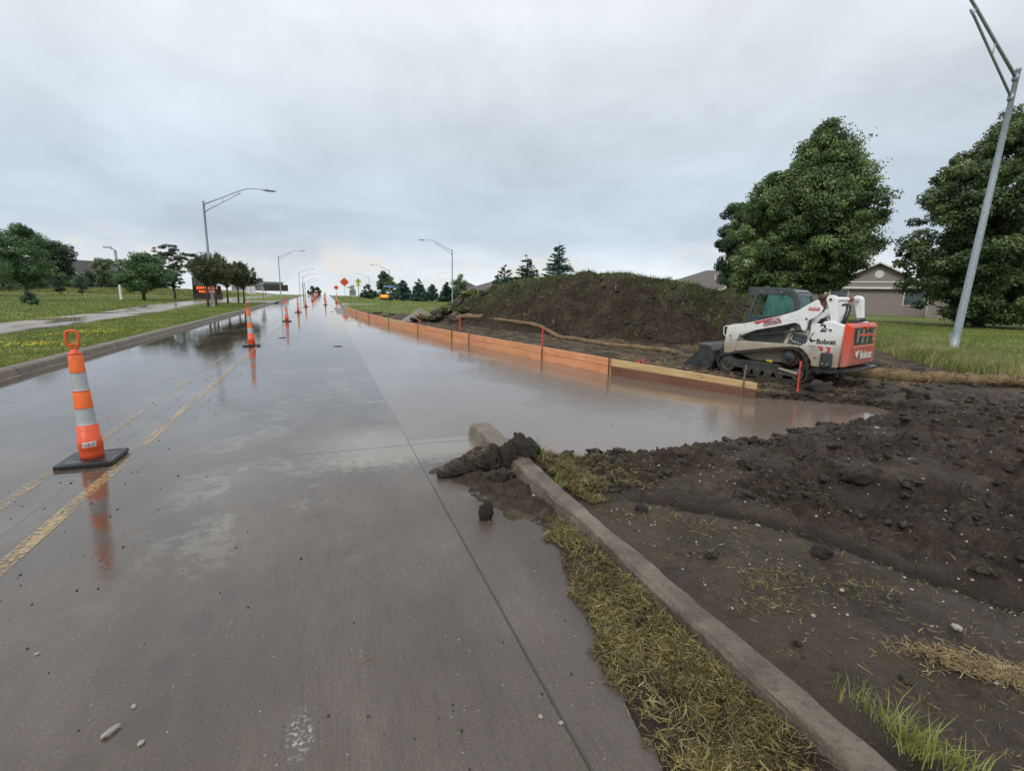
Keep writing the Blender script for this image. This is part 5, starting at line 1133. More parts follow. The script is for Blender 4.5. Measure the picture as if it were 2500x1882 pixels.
D2=42.; h2=toph(2440,268,D2)
crown_tree('linden_tree','large dark green linden with layered drooping branches behind the leaning lamp post','tree',tp(2400,D2),[(.9,2.7),(1.8,3.2),(3.2,3.9),(5.,4.2),(7.2,3.7),(9.2,3.1),(11.,2.4),(12.6,1.6),(h2-.3,.4)],LM['linden'],135000,.122,.78,450,.3,wind=(-.18,.12,-.1),shell=.5,flat=.62,fill=.3)
# left lawn trees
crown_tree('lawn_tree','wide green tree with thin straight trunk at the left picture edge','tree',tp(68,64),[(1.9,1.0),(2.8,2.1),(4.2,2.4),(5.4,1.9),(6.2,1.1),(6.7,.4)],LM['green'],19000,.12,.62,110,.13,wind=(.3,-.25,0),shell=.4,flat=.7,fill=.35)
crown_tree('lawn_tree','green tree cut by the left picture border behind the thin trunked one','tree',tp(-25,80),[(1.2,1.6),(3.5,2.6),(5.2,2.4),(7.0,1.4),(7.6,.4)],LM['green'],9000,.17,.8,60,.2,shell=.5,fill=.3)
crown_tree('dark_lawn_tree','tall dark tree standing behind the wide green tree on the left','tree',tp(143,112),[(1.5,1.2),(4,2.2),(7,2.7),(9.,2.4),(toph(140,597,112)-.7,1.6)],LM['dark'],14000,.18,.85,80,.25,wind=(.5,-.4,0),shell=.5,fill=.3)
crown_tree('dark_lawn_tree','dark tree top showing at the upper left border of the left tree group','tree',tp(8,105),[(2,1.4),(5,2.2),(9,2.0),(toph(8,590,105)-.9,1.7)],LM['dark'],9000,.19,.9,55,.25,shell=.5,fill=.3)
crown_tree('round_lawn_tree','broad flat-topped round tree on the lawn behind the white lot lamp','tree',tp(352,66),[(1.9,1.3),(2.6,2.3),(4.,2.6),(5.2,2.4),(6.2,1.7),(toph(355,615,66)-.4,.9)],LM['green'],19900,.13,.62,110,.15,wind=(.3,-.2,0),shell=.45,flat=.8,fill=.4)
crown_tree('airy_lawn_tree','open crowned tree with ragged top between the round tree and the lamp post','tree',tp(428,74),[(2.0,.8),(3.6,1.8),(5.8,2.5),(7.8,2.2),(toph(428,590,74)-.6,.8)],LM['dark'],8500,.13,.36,110,.12,wind=(.6,-.5,.1),shell=.35,flat=.5,fill=.3)
for u,dd,l in ((150,84,'small round evergreen bush-tree on the left bank, left one of two'),(203,84,'small round evergreen bush-tree on the left bank, right one of two')):
    crown_tree('small_round_tree',l,'tree',tp(u,dd),[(.5,.35),(1.2,.6),(1.9,.5),(2.5,.1)],LM['pine'],2400,.09,.25,28,.05,shell=.4,group='small round trees on the left bank')
crown_tree('pale_tree','pale airy tree rising over the hedge behind the lot lamp','tree',tp(263,118),[(1,1.0),(3,1.7),(5,1.7),(toph(263,643,118),.5)],LM['pale'],4500,.17,.6,40,.13,shell=.4,fill=.3)
# hedge row and left undergrowth as separate shrubs
for i,(u,dd,hh,r_,lm) in enumerate([(225,132,3.0,4.5,'dark'),(262,130,3.2,4.5,'pine'),(300,128,3.0,4.5,'dark'),(340,128,2.2,4.,'pine'),(120,108,3.6,5,'green'),(60,100,3.4,5,'dark'),(10,96,3.4,4.5,'green'),(390,126,1.6,4.,'dark'),(168,120,2.6,4,'green')]):
    lb_=['dark hedge shrub right below the grey roofed field house','tall hedge shrub behind the pale airy tree','dark hedge shrub behind the white lot lamp','hedge shrub behind the trunk of the broad round tree','green shrub between the wide tree and the tall dark tree','dark shrub behind the thin trunk of the wide left tree','green shrub at the very left edge of the picture','low dark shrub behind the open crowned tree','green shrub left of the grey roofed field house'][i]
    crown_tree('hedge_shrub',lb_,'shrub',tp(u,dd),[(.1,r_*.42),(hh*.4,r_*.55),(hh*.8,r_*.42),(hh+.5,.2)],LM[lm],3400,.18,.6,36,.1,shell=.4,fill=.3,group='shrubs along the left field edge')
crown_tree('lawn_shrub','small upright tufty shrub alone on the left lawn beside the path','shrub',tp(74,52),[(.1,.35),(.5,.5),(.9,.4),(1.3,.1)],LM['pine'],1600,.07,.2,20,.03,shell=.3)
# vase-shaped crab trees
def crab(label,base,h,r):
    bx,by=base; bz=float(gz(bx,by))+.1; t=thing('crabapple_tree',label,'tree',(bx,by,bz),0,'small vase-shaped trees on the verge'); mb=MB(); mb.tube([(0,0,-.2),(0,0,h*.2),(.02,0,h*.42)],[.10,.075,.07],8); Ps=[]
    nb=46
    for k in range(nb):
        ph=rng.random()*6.283; e=rng.random()**.6; top=Vector((math.cos(ph)*r*e,math.sin(ph)*r*e,h*(1.0-.30*e**2)*(.82+.26*rng.random()))); s0=Vector((0,0,h*(.36+.12*rng.random()))); mid=s0.lerp(top,.5)+Vector((math.cos(ph),math.sin(ph),0))*r*.12*e-Vector((0,0,.05*h*e))
        mb.tube([s0,mid,top],[.028,.016,.005],4,False)
        n=120; tt=.30+.70*np.sqrt(rng.random(n)); a_=np.array(s0);b_=np.array(mid);c_=np.array(top); P_=((1-tt)**2)[:,None]*a_+(2*tt*(1-tt))[:,None]*b_+(tt**2)[:,None]*c_; P_+=rng.normal(size=(n,3))*(.085+.10*(1-tt))[:,None]; Ps.append(P_)
    P_=np.concatenate(Ps); N=unit(len(P_)); V,Q=leafquads(P_,N,.10,1.7); nmesh('crown',V,Q,LM['crab'],t); mb.obj('trunk',BARK,t,True)
crab('leftmost small vase-shaped tree, trunk just left of the lamp post base',tp(507,46),4.0,1.5)
crab('second small vase-shaped tree, trunk just right of the lamp post base',tp(527,49),4.1,1.45)
crab('third small vase-shaped tree, in the middle of the row of five',tp(556,55),3.9,1.6)
crab('fourth small vase-shaped tree, close beside the rightmost one',tp(582,60),4.1,1.5)
crab('rightmost small vase-shaped tree of the row of five on the verge',tp(596,56.5),3.8,1.7)
# right distant trees
spruce('spruce_tree','tallest blue-green spruce standing behind the top left of the mound',tp(1362,64),toph(1362,588,64)-float(gz(*tp(1362,64))),3.3,LM['spruce'],320,30,.17)
spruce('spruce_tree','middle dark spruce behind the mound\'s left slope',tp(1285,72),toph(1285,626,72)+.3,3.3,LM['pine'],280,28,.18)
spruce('spruce_tree','small round-topped spruce lowest on the mound\'s left slope',tp(1231,78),toph(1231,652,78)+.4,3.0,LM['spruce'],220,26,.2,up=.2)
crown_tree('columnar_tree','bright green columnar tree just right of the lamp post left of the mound','tree',tp(1123,96),[(.6,1.0),(2.4,1.6),(4.2,1.5),(5.6,.9),(toph(1123,670,96)+.3,.2)],LM['green'],5000,.15,.5,45,.12,shell=.45,flat=1.,fill=.3)
spruce('pine_tree','dark green pyramid tree touching the left side of the columnar tree',tp(1092,98),toph(1092,689,98)+.4,1.9,LM['pine'],230,24,.22)
spruce('pine_tree','small round headed pine between the pointed spruce and the dark pyramid tree',tp(1055,112),toph(1055,692,112)+.6,1.6,LM['spruce'],190,22,.24,up=.35)
spruce('spruce_tree','pointed blue spruce standing alone right of the street name sign trees',tp(1023,104),toph(1023,679,104)+.6,1.9,LM['spruce'],240,24,.22)
crown_tree('round_bush','low round dark bush beside the pointed blue spruce','shrub',tp(1038,92),[(.1,.6),(.8,1.0),(1.5,.8),(2.0,.2)],LM['pine'],2200,.12,.35,26,.05,shell=.4)
spruce('spruce_tree','broad blue-green spruce pair member right of the street name sign',tp(985,108),toph(985,686,108)+.8,2.1,LM['spruce'],260,26,.24,up=.25)
crown_tree('dark_round_tree','tall dark tree behind the street name sign, left of the lighter green one','tree',tp(937,128),[(1,1.2),(3.5,1.7),(6,1.4),(toph(937,666,128)+.6,.3)],LM['pine'],6000,.2,.6,55,.2,shell=.45,flat=1.,fill=.3)
crown_tree('light_round_tree','lighter green round tree behind the street name sign','tree',tp(957,122),[(.6,1.2),(2.6,1.9),(4.6,1.7),(6,1.0),(toph(957,672,122)+.6,.3)],LM['green'],5000,.2,.6,45,.18,shell=.45,fill=.3)
crown_tree('dome_bush','large dome-shaped dark bush left of the lit orange sign','shrub',tp(899,142),[(.1,1.7),(1.2,1.8),(2.4,1.5),(3.2,.9),(3.5,.3)],LM['pine'],4500,.2,.6,45,.1,shell=.6,flat=.8)
crown_tree('small_far_tree','small distant tree right of the dome-shaped bush','tree',tp(918,190),[(.5,.9),(1.5,1.2),(2.6,.3)],LM['dark'],1500,.25,.5,20,.1,shell=.4)
for u,dd,r_,l in ((763,205,1.7,'wide dark bush at the left roadside on the crest'),(777,215,1.1,'smaller dark bush at the left roadside beside the crest line')):
    crown_tree('crest_bush',l,'shrub',tp(u,dd),[(.1,r_*.8),(1.6,r_),(2.8,r_*.6),(3.6,.2)],LM['dark'],2400,.25,.6,26,.12,shell=.4,group='dark bushes on the crest')
for u,dd,l in ((741,170,'thin bare utility pole left of the far street lamps'),(746,185,'second thin bare utility pole left of the far street lamps'),(650,175,'thin flag pole beside the long grey building'),):
    x_,y_=tp(u,dd); o=MB().tube([(0,0,-.5),(0,0,toph(u,690,dd))],.10,6).obj('utility_pole',DKST); o.location=(x_,y_,0); tag(o,l,'pole')
# ---------------- loose ground things ----------------
def sz(x,y): return soil(np.asarray(x,float),np.asarray(y,float))[0]
CLODM=M('clod_earth',[(.3,(.014,.010,.008)),(.55,(.038,.029,.022)),(.8,(.085,.066,.05))],14,(.45,.8),1.,70)
SODM=M('sod_turf',[(.3,(.035,.028,.018)),(.44,(.09,.09,.03)),(.56,(.19,.20,.06)),(.75,(.30,.27,.11))],3.5,(.7,.9),1.,40,bdist=.03)
STONEM=M('pale_stone',[(.3,(.24,.21,.18)),(.7,(.46,.42,.37))],12,(.5,.8),.4,50)
def clodmesh(seed,sub=4,amp=.35,fr=1.6,sq=(1,1,1)):
    bm=bmesh.new(); bmesh.ops.create_icosphere(bm,subdivisions=sub,radius=1.)
    P_=np.array([v.co[:] for v in bm.verts]); n=1+amp*fbm(P_[:,0]*fr+P_[:,2]*1.3+seed*3.1,P_[:,1]*fr-P_[:,2]*1.1+seed*1.7,4,seed)+amp*.5*billow(P_[:,0]*fr*2.3+P_[:,2]*2+seed,P_[:,1]*fr*2.3+P_[:,2],3,seed+5)
    P_=P_*n[:,None]*np.array(sq)
    for v,p_ in zip(bm.verts,P_): v.co=p_
    me=bpy.data.meshes.new('clod'); bm.to_mesh(me); bm.free(); return me
def solid(name,me,mat,loc,s,label,cat,group=None,rz=0,smooth=True):
    me=me.copy(); me.materials.clear(); o=link(name,me,mat,None,smooth,loc,(0,0,rz)); o.scale=(s,s,s) if not isinstance(s,tuple) else s; return tag(o,label,cat,group)
# big earth lump straddling the kerb
P=gp(1215,1120,.08)
cl=thing('earth_lump','big heap of dark clods and roots slumped over the broken kerb end','dirt clod',(1.42,4.02,.0),0); cl.scale=(1.15,1.15,1.1)
for k,(x,y,z,s,q) in enumerate([(.18,.02,.14,.115,(1,.8,1.3)),(.06,-.02,.11,.10,(.75,.9,1.4)),(-.06,.02,.10,.095,(.8,.9,1.3)),(-.17,.03,.075,.09,(1.2,.8,1.)),(-.30,.02,.045,.075,(1.4,.8,.7)),(-.42,.02,.025,.05,(1.5,.9,.6)),(-.08,-.22,.045,.075,(1.3,.8,.8)),(.27,.02,.13,.09,(.8,.9,1.1))]):
    o=link('clod',clodmesh(k+1,4,.30,1.9,q),CLODM,cl,True,(x,y,z),None); o.scale=(s,s,s)
def strands(name,base,n,spread,ln,wd,mat,parent=None,up=.6,rad=None):
    c=np.asarray(base)+rng.normal(size=(n,3))*np.array(spread); d=unit(n); d[:,2]=np.abs(d[:,2])*up; d/=np.linalg.norm(d,axis=1,keepdims=True)
    L_=ln*(.5+rng.random((n,1))); s_=np.cross(d,unit(n)); s_/=np.linalg.norm(s_,axis=1,keepdims=True); s_*=wd
    V=np.stack([c-s_,c+s_,c+d*L_+s_*.5,c+d*L_-s_*.5],1).reshape(-1,3); o=nmesh(name,V,np.arange(4*n).reshape(n,4),mat,parent); o['kind']='stuff'; return o
STRAW=leafmat('straw',[(0,(.08,.048,.022)),(.4,(.20,.14,.065)),(.75,(.34,.26,.13)),(1,(.48,.40,.24))],.6,.1,.8,3.)
CLIP=leafmat('grass_clippings',[(0,(.025,.017,.008)),(.3,(.07,.052,.018)),(.52,(.14,.115,.035)),(.76,(.24,.20,.07)),(1,(.44,.37,.17))],.5,.12,.8,5.)
GBL=leafmat('grass_blades',[(0,(.085,.125,.024)),(.4,(.155,.205,.042)),(.75,(.26,.295,.075)),(1,(.42,.41,.16))],.5,.25,.6,.5)
TUFTM=leafmat('tuft_blades',[(0,(.14,.17,.035)),(.5,(.28,.30,.075)),(1,(.50,.48,.20))],.5,.25,.6,8.)
DRYG=leafmat('dry_tall_grass',[(0,(.08,.11,.025)),(.4,(.16,.19,.05)),(.7,(.30,.29,.11)),(1,(.45,.42,.22))],.6,.25,.7,.6)
WEED=leafmat('weeds',[(0,(.04,.065,.02)),(.45,(.09,.14,.04)),(.8,(.16,.23,.07)),(1,(.30,.33,.15))],.55,.25,.6,.9)
strands('root_fibres',(-.1,.0,.14),260,(.16,.05,.03),.05,.0012,STRAW,cl); strands('root_fibres',(-.08,-.22,.07),120,(.06,.03,.02),.04,.0012,STRAW,cl)
P=gp(1188,1268,0); solid('dirt_clod',clodmesh(23,4,.35,1.6,(.85,.75,1.2)),CLODM,(P.x,P.y+.02,.05),.062,'upright lone dark clod standing on the bare concrete gutter','dirt clod')
P=gp(1195,1135,0)
# flat smear of soil on the gutter
xs_=np.arange(.62,1.56,.011); ys_=np.arange(2.3,5.0,.013); Xs,Ys,Qs=grid(xs_,ys_)
ed=.55*(Xs-1.0)-.0*Ys+.10*fbm(Xs*3,Ys*2.2,4,7); lim=np.interp(Ys,[2.3,2.9,3.4,4.0,4.3,4.55,4.75,5.0],[1.50,1.30,1.16,.90,.88,1.2,1.45,1.6]); d_=Xs-lim+.09*fbm(Xs*4,Ys*3,4,8)
Zs=.035*sst(-.02,.22,d_)*(1+.8*fbm(Xs*7,Ys*7,4,9))+.010*billow(Xs*22,Ys*22,3,10)*sst(0,.05,d_)-.012*sst(.0,-.04,d_)
kq=(Zs>-.002)[Qs].any(1); q=Qs[kq]; u_,inv=np.unique(q.ravel(),return_inverse=True); tag(nmesh('soil',np.stack([Xs[u_],Ys[u_],Zs[u_]],1),inv.reshape(q.shape),SOIL,smooth=True),kind='structure')
# kerb-top clod scatter and named clods
cm=[clodmesh(30+k,3,.4,1.5,(1,.85,.7)) for k in range(5)]
named=[((1.62,4.75),.06,'small clod beside the kerb back just right of the big slumped heap'),((3.35,3.05),.10,'raised dark clod in the middle of the rough earth right of the kerb'),((7.75,5.75),.20,'flat black clod lying in the mud right of the tall pink lath'),((8.3,5.2),.13,'black clod on the mud at the right tip of the puddle'),((4.05,4.1),.10,'clod on the near puddle bank nearest its middle'),((5.1,4.15),.12,'pointed clod on the near puddle bank, right of the middle one'),((2.75,1.9),.06,'small clod beside the curved tyre groove'),((8.6,4.8),.16,'broad low clod right of the puddle tip'),((2.05,2.75),.05,'dark wet clod in the straw strip behind the kerb'),((3.9,2.5),.11,'lumpy clod on the foreground pile above the groove')]
for k,((x,y),s,l) in enumerate(named): solid('dirt_clod',cm[k%5],CLODM,(x,y,float(sz([x],[y])[0])+s*.25),s,l,'dirt clod','clods of earth',rz=k)
def scatter(name,meshes,mat,xy,sizes,sink=.2,kind='stuff',label=None,cat=None,zf=sz,zoff=0):
    zz_=zf(xy[:,0],xy[:,1]); Vs=[];Fs=[];off=0
    base=[(np.array([v.co[:] for v in m_.vertices]),np.array([p_.vertices[:] for p_ in m_.polygons])) for m_ in meshes]
    for k in range(len(xy)):
        b,f=base[k%len(base)]; a=rng.random()*6.28; ca,sa=math.cos(a),math.sin(a); v=b*sizes[k]; v=np.stack([v[:,0]*ca-v[:,1]*sa+xy[k,0],v[:,0]*sa+v[:,1]*ca+xy[k,1],v[:,2]+zz_[k]+sizes[k]*(.5-sink)+zoff],1); Vs.append(v);Fs.append(f+off);off+=len(v)
    o=nmesh(name,np.concatenate(Vs),np.concatenate(Fs),mat,smooth=True); return tag(o,label,cat,None,kind)
lowc=[clodmesh(50+k,3,.75,2.3,(1,.8,.5+.1*(k%3))) for k in range(8)]; stn=[clodmesh(70+k,1,.12,1.2,(1,.75,.55)) for k in range(5)]; tiny=[clodmesh(80,1,.1,1,(1,.8,.6))]
# crumbs over rough earth
n=4200; xy=np.stack([1.9+7.6*rng.random(n)**1.15,1.0+3.6*rng.random(n)],1); rg=soil(xy[:,0],xy[:,1])[1]; k_=(rg>.35)|(rng.random(n)<.06); xy=xy[k_]; scatter('soil_crumbs',lowc,CLODM,xy,(.005+.034*rng.random(len(xy))**5.)*(1+xy[:,0]*.02),label='dark crumbs of wet earth strewn over the foreground dirt',cat='soil')
n=1500; xy=np.stack([6.6+6*rng.random(n),5.2+5*rng.random(n)],1); xy=xy[inpoly(xy[:,0],xy[:,1],[(6.9,5.9),(8,4.6),(12,4),(13,6),(14.5,8.8),(9.5,9),(7,8)])]; scatter('soil_crumbs',lowc,CLODM,xy,.008+.05*rng.random(len(xy))**5,label='dark crumbs of wet earth churned up round the track loader',cat='soil')
# shore clods
S=np.array(SHORE[1:]); idx=rng.integers(0,len(S)-1,520); f=rng.random(520)[:,None]; xy=S[idx]*(1-f)+S[idx+1]*f+rng.normal(size=(520,2))*.07-np.array([0,.05])*(S[idx][:,1:2]<4.6); scatter('soil_crumbs',lowc,CLODM,xy,.010+.045*rng.random(520)**3.5,label='row of dark crumbs of earth along the puddle edge',cat='soil')
# mound chunks
n=3400; xy=np.stack([5+11*rng.random(n),9+18*rng.random(n)],1); md=soil(xy[:,0],xy[:,1],False)[2]; xy=xy[md>.12]; scatter('mound_crumbs',lowc,CLODM,xy,.015+.07*rng.random(len(xy))**4,.45,label='loose clods of earth all over the mound slope',cat='soil')
# pale stones: the large ones are individuals
bs=[(2447,1150,.045),(2335,1533,.028),(1850,1282,.022),(1912,1282,.02),(1867,1223,.018),(2055,1443,.018),(1985,1503,.014),(1795,1290,.014),(1990,1282,.016),(2325,1180,.014),(2280,1060,.03),(2140,1045,.03),(1380,1050,.012),(1365,1160,.018),(1340,1298,.018),(1410,1332,.015),(1302,1224,.016),(1400,1150,.022),(1445,1085,.016),(1610,1130,.02),(1905,1320,.014),(2105,1130,.02),(2480,990,.05),(1320,1750,.012),(1370,1765,.012)]
for k,(u,v,s) in enumerate(bs):
    zt=.15
    for _ in range(4):
        P=gp(u,v,zt); ons=P.x<1.44; zt=0. if ons else float(sz([P.x],[P.y])[0])
    solid('stone',stn[k%5],STONEM,(P.x,P.y,zt+s*.25),s,'small pale stone lying on the wet foreground earth or gutter','stone','pale stones strewn on the mud',rz=k*1.3,smooth=False)
n=3600; xy=np.stack([1.85+8.5*rng.random(n)**1.3,.8+4.0*rng.random(n)],1); k_=perlin(xy[:,0]*1.1,xy[:,1]*1.1,5)>-.25; xy=xy[k_]; scatter('gravel_bits',tiny,STONEM,xy,.0022+.010*rng.random(len(xy))**4,.3,label='tiny pale gravel bits peppered through the dark foreground earth',cat='gravel')
# debris on the road
DARKST=M('dark_grit',(.03,.027,.024),30,(.5,.8))
for k,(u,v,s,l,mt) in enumerate([(270,1790,.027,'long flat angular grey stone on the concrete at the lower left',STONEM),(345,1815,.015,'small pale chip of stone right of the long flat one',STONEM),(327,1725,.013,'flat chip of stone above the long flat one',STONEM),(90,1597,.012,'round pale pebble on the road at the far lower left',STONEM),(735,1364,.011,'black lump of grit in the middle of the lane',DARKST)]):
    P=gp(u,v,0); solid('stone' if mt is STONEM else 'grit_lump',stn[k%5],mt,(P.x,P.y,s*.3),(s*1.5,s*.7,s) if k==0 else s,l,'stone',rz=R(50) if k==0 else k,smooth=False)
n=800; yy=1.3+18*rng.random(n)**1.6; xy=np.stack([-2.6+4.0*rng.random(n),yy],1); zf0=lambda a,b:np.zeros(len(a)); scatter('road_grit',tiny,DARKST,xy,.0015+.006*rng.random(n)**4,.25,zf=zf0,label='fine dark grit sprinkled over the wet concrete lanes',cat='grit')
n=600; xy=np.stack([-2.4+.9*rng.random(n)+.2*rng.normal(size=n),3+14*rng.random(n)**1.3],1); scatter('road_grit',tiny,DARKST,xy,.002+.009*rng.random(n)**4,.25,zf=zf0,label='dark crumbs scattered along the yellow centre lines',cat='grit')
n=500; xy=np.stack([-2.4+3.7*rng.random(n),1.2+4*rng.random(n)],1); scatter('road_grit',tiny,STONEM,xy,.0015+.004*rng.random(n)**3,.25,zf=zf0,label='tiny pale specks of grit on the near concrete',cat='grit')
for k,(u,v) in enumerate([(915,765),(690,825),(825,846),(700,775)]):
    P=gp(u if u!=915 else 812,v if u!=915 else 762,0); solid('mud_flake',clodmesh(90+k,2,.3,1.4,(1.6,.6,.16)),CLODM,(P.x,P.y,.006),.08,'dark mud flake on the lane, '+['farthest away, beside the lone cone','just right of the yellow line near the second cone','nearest the slab edge and closest to the camera','right of the third cone along the centre line'][k],'mud','mud flakes on the lane')
# ---------------- clippings and straw ----------------
def straws(name,xy,ln,wd,mat,zf,tilt=.3,lift=.004,label=None,cat=None,dirx=None):
    n=len(xy); z_=zf(xy[:,0],xy[:,1]); a=rng.random(n)*6.28 if dirx is None else dirx+rng.normal(size=n)*.6; el=rng.normal(size=n)*tilt; L_=ln*(.35+rng.random(n)**1.3)
    d=np.stack([np.cos(a)*np.cos(el),np.sin(a)*np.cos(el),np.sin(el)],1); c=np.stack([xy[:,0],xy[:,1],z_+lift+np.abs(np.sin(el))*L_*.5+.004*rng.random(n)],1)
    s_=np.stack([-np.sin(a),np.cos(a),rng.normal(size=n)*.5],1)*wd*(.6+.8*rng.random((n,1))); e=d*(L_*.5)[:,None]; bend=np.stack([-np.sin(a),np.cos(a),np.zeros(n)],1)*(rng.normal(size=n)*.12*L_)[:,None]
    V=np.stack([c-e-s_,c-e+s_,c+bend+s_,c+bend-s_,c+e+s_*.5,c+e-s_*.5],1).reshape(-1,3); b=(np.arange(n)*6)[:,None]; Q_=np.concatenate([b+np.array([[0,1,2,3]]),b+np.array([[3,2,4,5]])]); o=nmesh(name,V,Q_,mat); return tag(o,label,cat,None,'stuff')
def gut_left(y): return np.interp(y,[.3,1.1,1.3,1.6,1.85,2.66,3.19,3.6],[.86,.98,1.03,1.04,1.12,1.29,1.46,1.6])
n=60000; xy=np.stack([.85+.62*rng.random(n),.35+3.1*rng.random(n)],1); d_=xy[:,0]-gut_left(xy[:,1])+.05*fbm(xy[:,0]*5,xy[:,1]*5,3,4); m_=fbm(xy[:,0]*3.2,xy[:,1]*3.2,3,12); k_=(d_>0)&(rng.random(n)<np.clip(.35+.9*m_+sst(0,.12,d_)*.45-.25*sst(.42,.5,xy[:,0]-gut_left(xy[:,1])),.05,1))&~((xy[:,1]>1.25)&(xy[:,1]<1.5)&(xy[:,0]<1.25)&(rng.random(n)<.75)); xy=xy[k_]
zg=lambda a,b:.075*sst(.24,.0,1.50-a)*sst(.1,.4,a-gut_left(b)+.12)+.018*sst(0,.15,a-gut_left(b))*(1+.7*fbm(a*5,b*5,3,14))
# thin damp soil under the clippings
xs_=np.arange(.84,1.49,.012); ys_=np.arange(.2,3.5,.013); Xs,Ys,Qs=grid(xs_,ys_); Zs=zg(Xs,Ys)*.85-.008+.014*sst(-.03,.05,Xs-gut_left(Ys)+.05*fbm(Xs*5,Ys*5,3,4))+.004*fbm(Xs*16,Ys*16,3,15)
kq=(Zs>-.004)[Qs].any(1); q=Qs[kq]; u_,inv=np.unique(q.ravel(),return_inverse=True); tag(nmesh('soil',np.stack([Xs[u_],Ys[u_],Zs[u_]],1),inv.reshape(q.shape),SOIL,smooth=True),kind='structure')
straws('grass_clippings',xy,.052,.0013,CLIP,zg,.28,.006,'mat of yellow-green mown grass clippings in the gutter against the kerb','grass clippings')
# behind the kerb: dense wad, then thinning patches
n=22000; xy=np.stack([1.76+.75*np.abs(rng.normal(size=n))*.45,2.95+1.5*rng.random(n)],1); k_=(rng.random(n)<np.clip(.6+.9*fbm(xy[:,0]*2.5,xy[:,1]*2.5,3,19)-(xy[:,0]-1.8)*1.3,0,1)); xy=xy[k_]
straws('grass_clippings',xy,.06,.0015,CLIP,lambda a,b:sz(a,b)+.012,.35,.006,'wad of pale dry clippings along the back of the kerb','grass clippings')
n=26000; xy=np.stack([1.76+1.7*rng.random(n),.5+3.4*rng.random(n)],1); m_=fbm(xy[:,0]*1.6,xy[:,1]*1.6,4,23); k_=(rng.random(n)<np.clip(m_*1.6-.12,0,.8)*sst(1.6,.2,xy[:,0]-1.8))|(rng.random(n)<.09); xy=xy[k_]
straws('grass_clippings',xy,.045,.0012,CLIP,sz,.22,.003,'thin scattered clippings pressed into the smooth wet mud','grass clippings')
P=gp(2440,1640,.07); n=2600; c=rng.normal(size=(n,2))*np.array([.17,.04]); a_=R(-38); xy=np.stack([P.x+.05+c[:,0]*math.cos(a_)-c[:,1]*math.sin(a_),P.y+c[:,0]*math.sin(a_)+c[:,1]*math.cos(a_)],1); straws('loose_straw',xy,.06,.0014,STRAW,lambda a,b:sz(a,b)+.004,.12,.003,'tongue of matted straw at the right edge of the smooth mud','straw')
n=16000; xy=np.stack([6.2+5.5*rng.random(n),5.3+5.*rng.random(n)],1); m_=fbm(xy[:,0]*.8,xy[:,1]*1.4,4,29); k_=(rng.random(n)<np.clip(m_*1.3,.02,.8))&(~inpoly(xy[:,0],xy[:,1],WATER)); xy=xy[k_]; straws('loose_straw',xy,.10,.003,STRAW,sz,.2,.004,'trampled straw spread on the strip between form boards and track loader','straw')
n=9000; s_=cum[-1]*.75*rng.random(n); bp_=np.array([onb(v)[:2] for v in s_]); xy=bp_+np.stack([.25+1.6*rng.random(n),.1*rng.normal(size=n)],1); m_=fbm(xy[:,0],xy[:,1]*.6,3,33); xy=xy[rng.random(n)<np.clip(m_+.25,.02,.7)]; straws('loose_straw',xy,.14,.004,STRAW,sz,.2,.004,'thin straw strewn behind the orange form boards','straw')
# straw wattles
def wattle(label,pts,r,dens=2600):
    P_=[Vector((x,y,0)) for x,y in pts]; sm=[]
    for i in range(len(P_)-1):
        p0=P_[max(i-1,0)];p1=P_[i];p2=P_[i+1];p3=P_[min(i+2,len(P_)-1)]
        for j in range(10): t_=j/10; sm.append(.5*((2*p1)+(-p0+p2)*t_+(2*p0-5*p1+4*p2-p3)*t_*t_+(-p0+3*p1-3*p2+p3)*t_**3))
    sm.append(P_[-1]); zs_=soil(np.array([p.x for p in sm]),np.array([p.y for p in sm]),False)[0]; zs_=np.minimum(zs_,.45)
    for p,z_ in zip(sm,zs_): p.z=float(z_)+r*.62
    rr=[r*(1+.16*math.sin(i*.9)+.1*math.sin(i*2.3)) for i in range(len(sm))]; rr[0]*=.5; rr[-1]*=.5
    t=thing('straw_wattle',label,'straw log',tuple(sm[0]),0); o0=Vector(sm[0]); MB().tube([p-o0 for p in sm],rr,10).obj('netting_roll',WAT,t,True)
    k=rng.integers(0,len(sm)-1,dens); f=rng.random(dens)[:,None]; A=np.array([tuple(p-o0) for p in sm]); c=A[k]*(1-f)+A[k+1]*f; u=unit(dens); c=c+u*r*.98; d=(A[k+1]-A[k])/np.linalg.norm(A[k+1]-A[k],axis=1,keepdims=True)+rng.normal(size=(dens,3))*.45; L_=.09*(.4+rng.random((dens,1))); s_=np.cross(d,u); s_/=np.linalg.norm(s_,axis=1,keepdims=True); s_*=.004
    V=np.stack([c-d*L_*.5-s_,c-d*L_*.5+s_,c+d*L_*.5+s_,c+d*L_*.5-s_],1).reshape(-1,3); nmesh('straw_fibres',V,np.arange(4*dens).reshape(dens,4),STRAW,t)['kind']='stuff'; return t
WAT=M('straw_netting',[(.3,(.11,.07,.035)),(.7,(.27,.19,.095))],10,(.7,.9),1.,60,bdist=.02)
wattle('long thin straw log lying along the foot of the mound up to the bucket',[(5.9,23.2),(6.5,20.5),(6.9,18.3),(7.3,16.9),(7.55,15.2),(7.8,13.6),(8.1,12.2),(8.45,10.9),(8.5,10.4)],.07,5200)
wattle('short straw log end curled back beside the second pink lath from the far end',[(6.5,20.6),(6.0,21.6),(5.6,22.6),(5.9,23.3)],.12,1400)
wattle('thick brown straw log on the mud behind and right of the track loader',[(9.6,7.5),(10.0,6.9),(10.4,6.3),(10.9,5.75),(11.5,5.35),(12.1,5.1)],.12,5200)
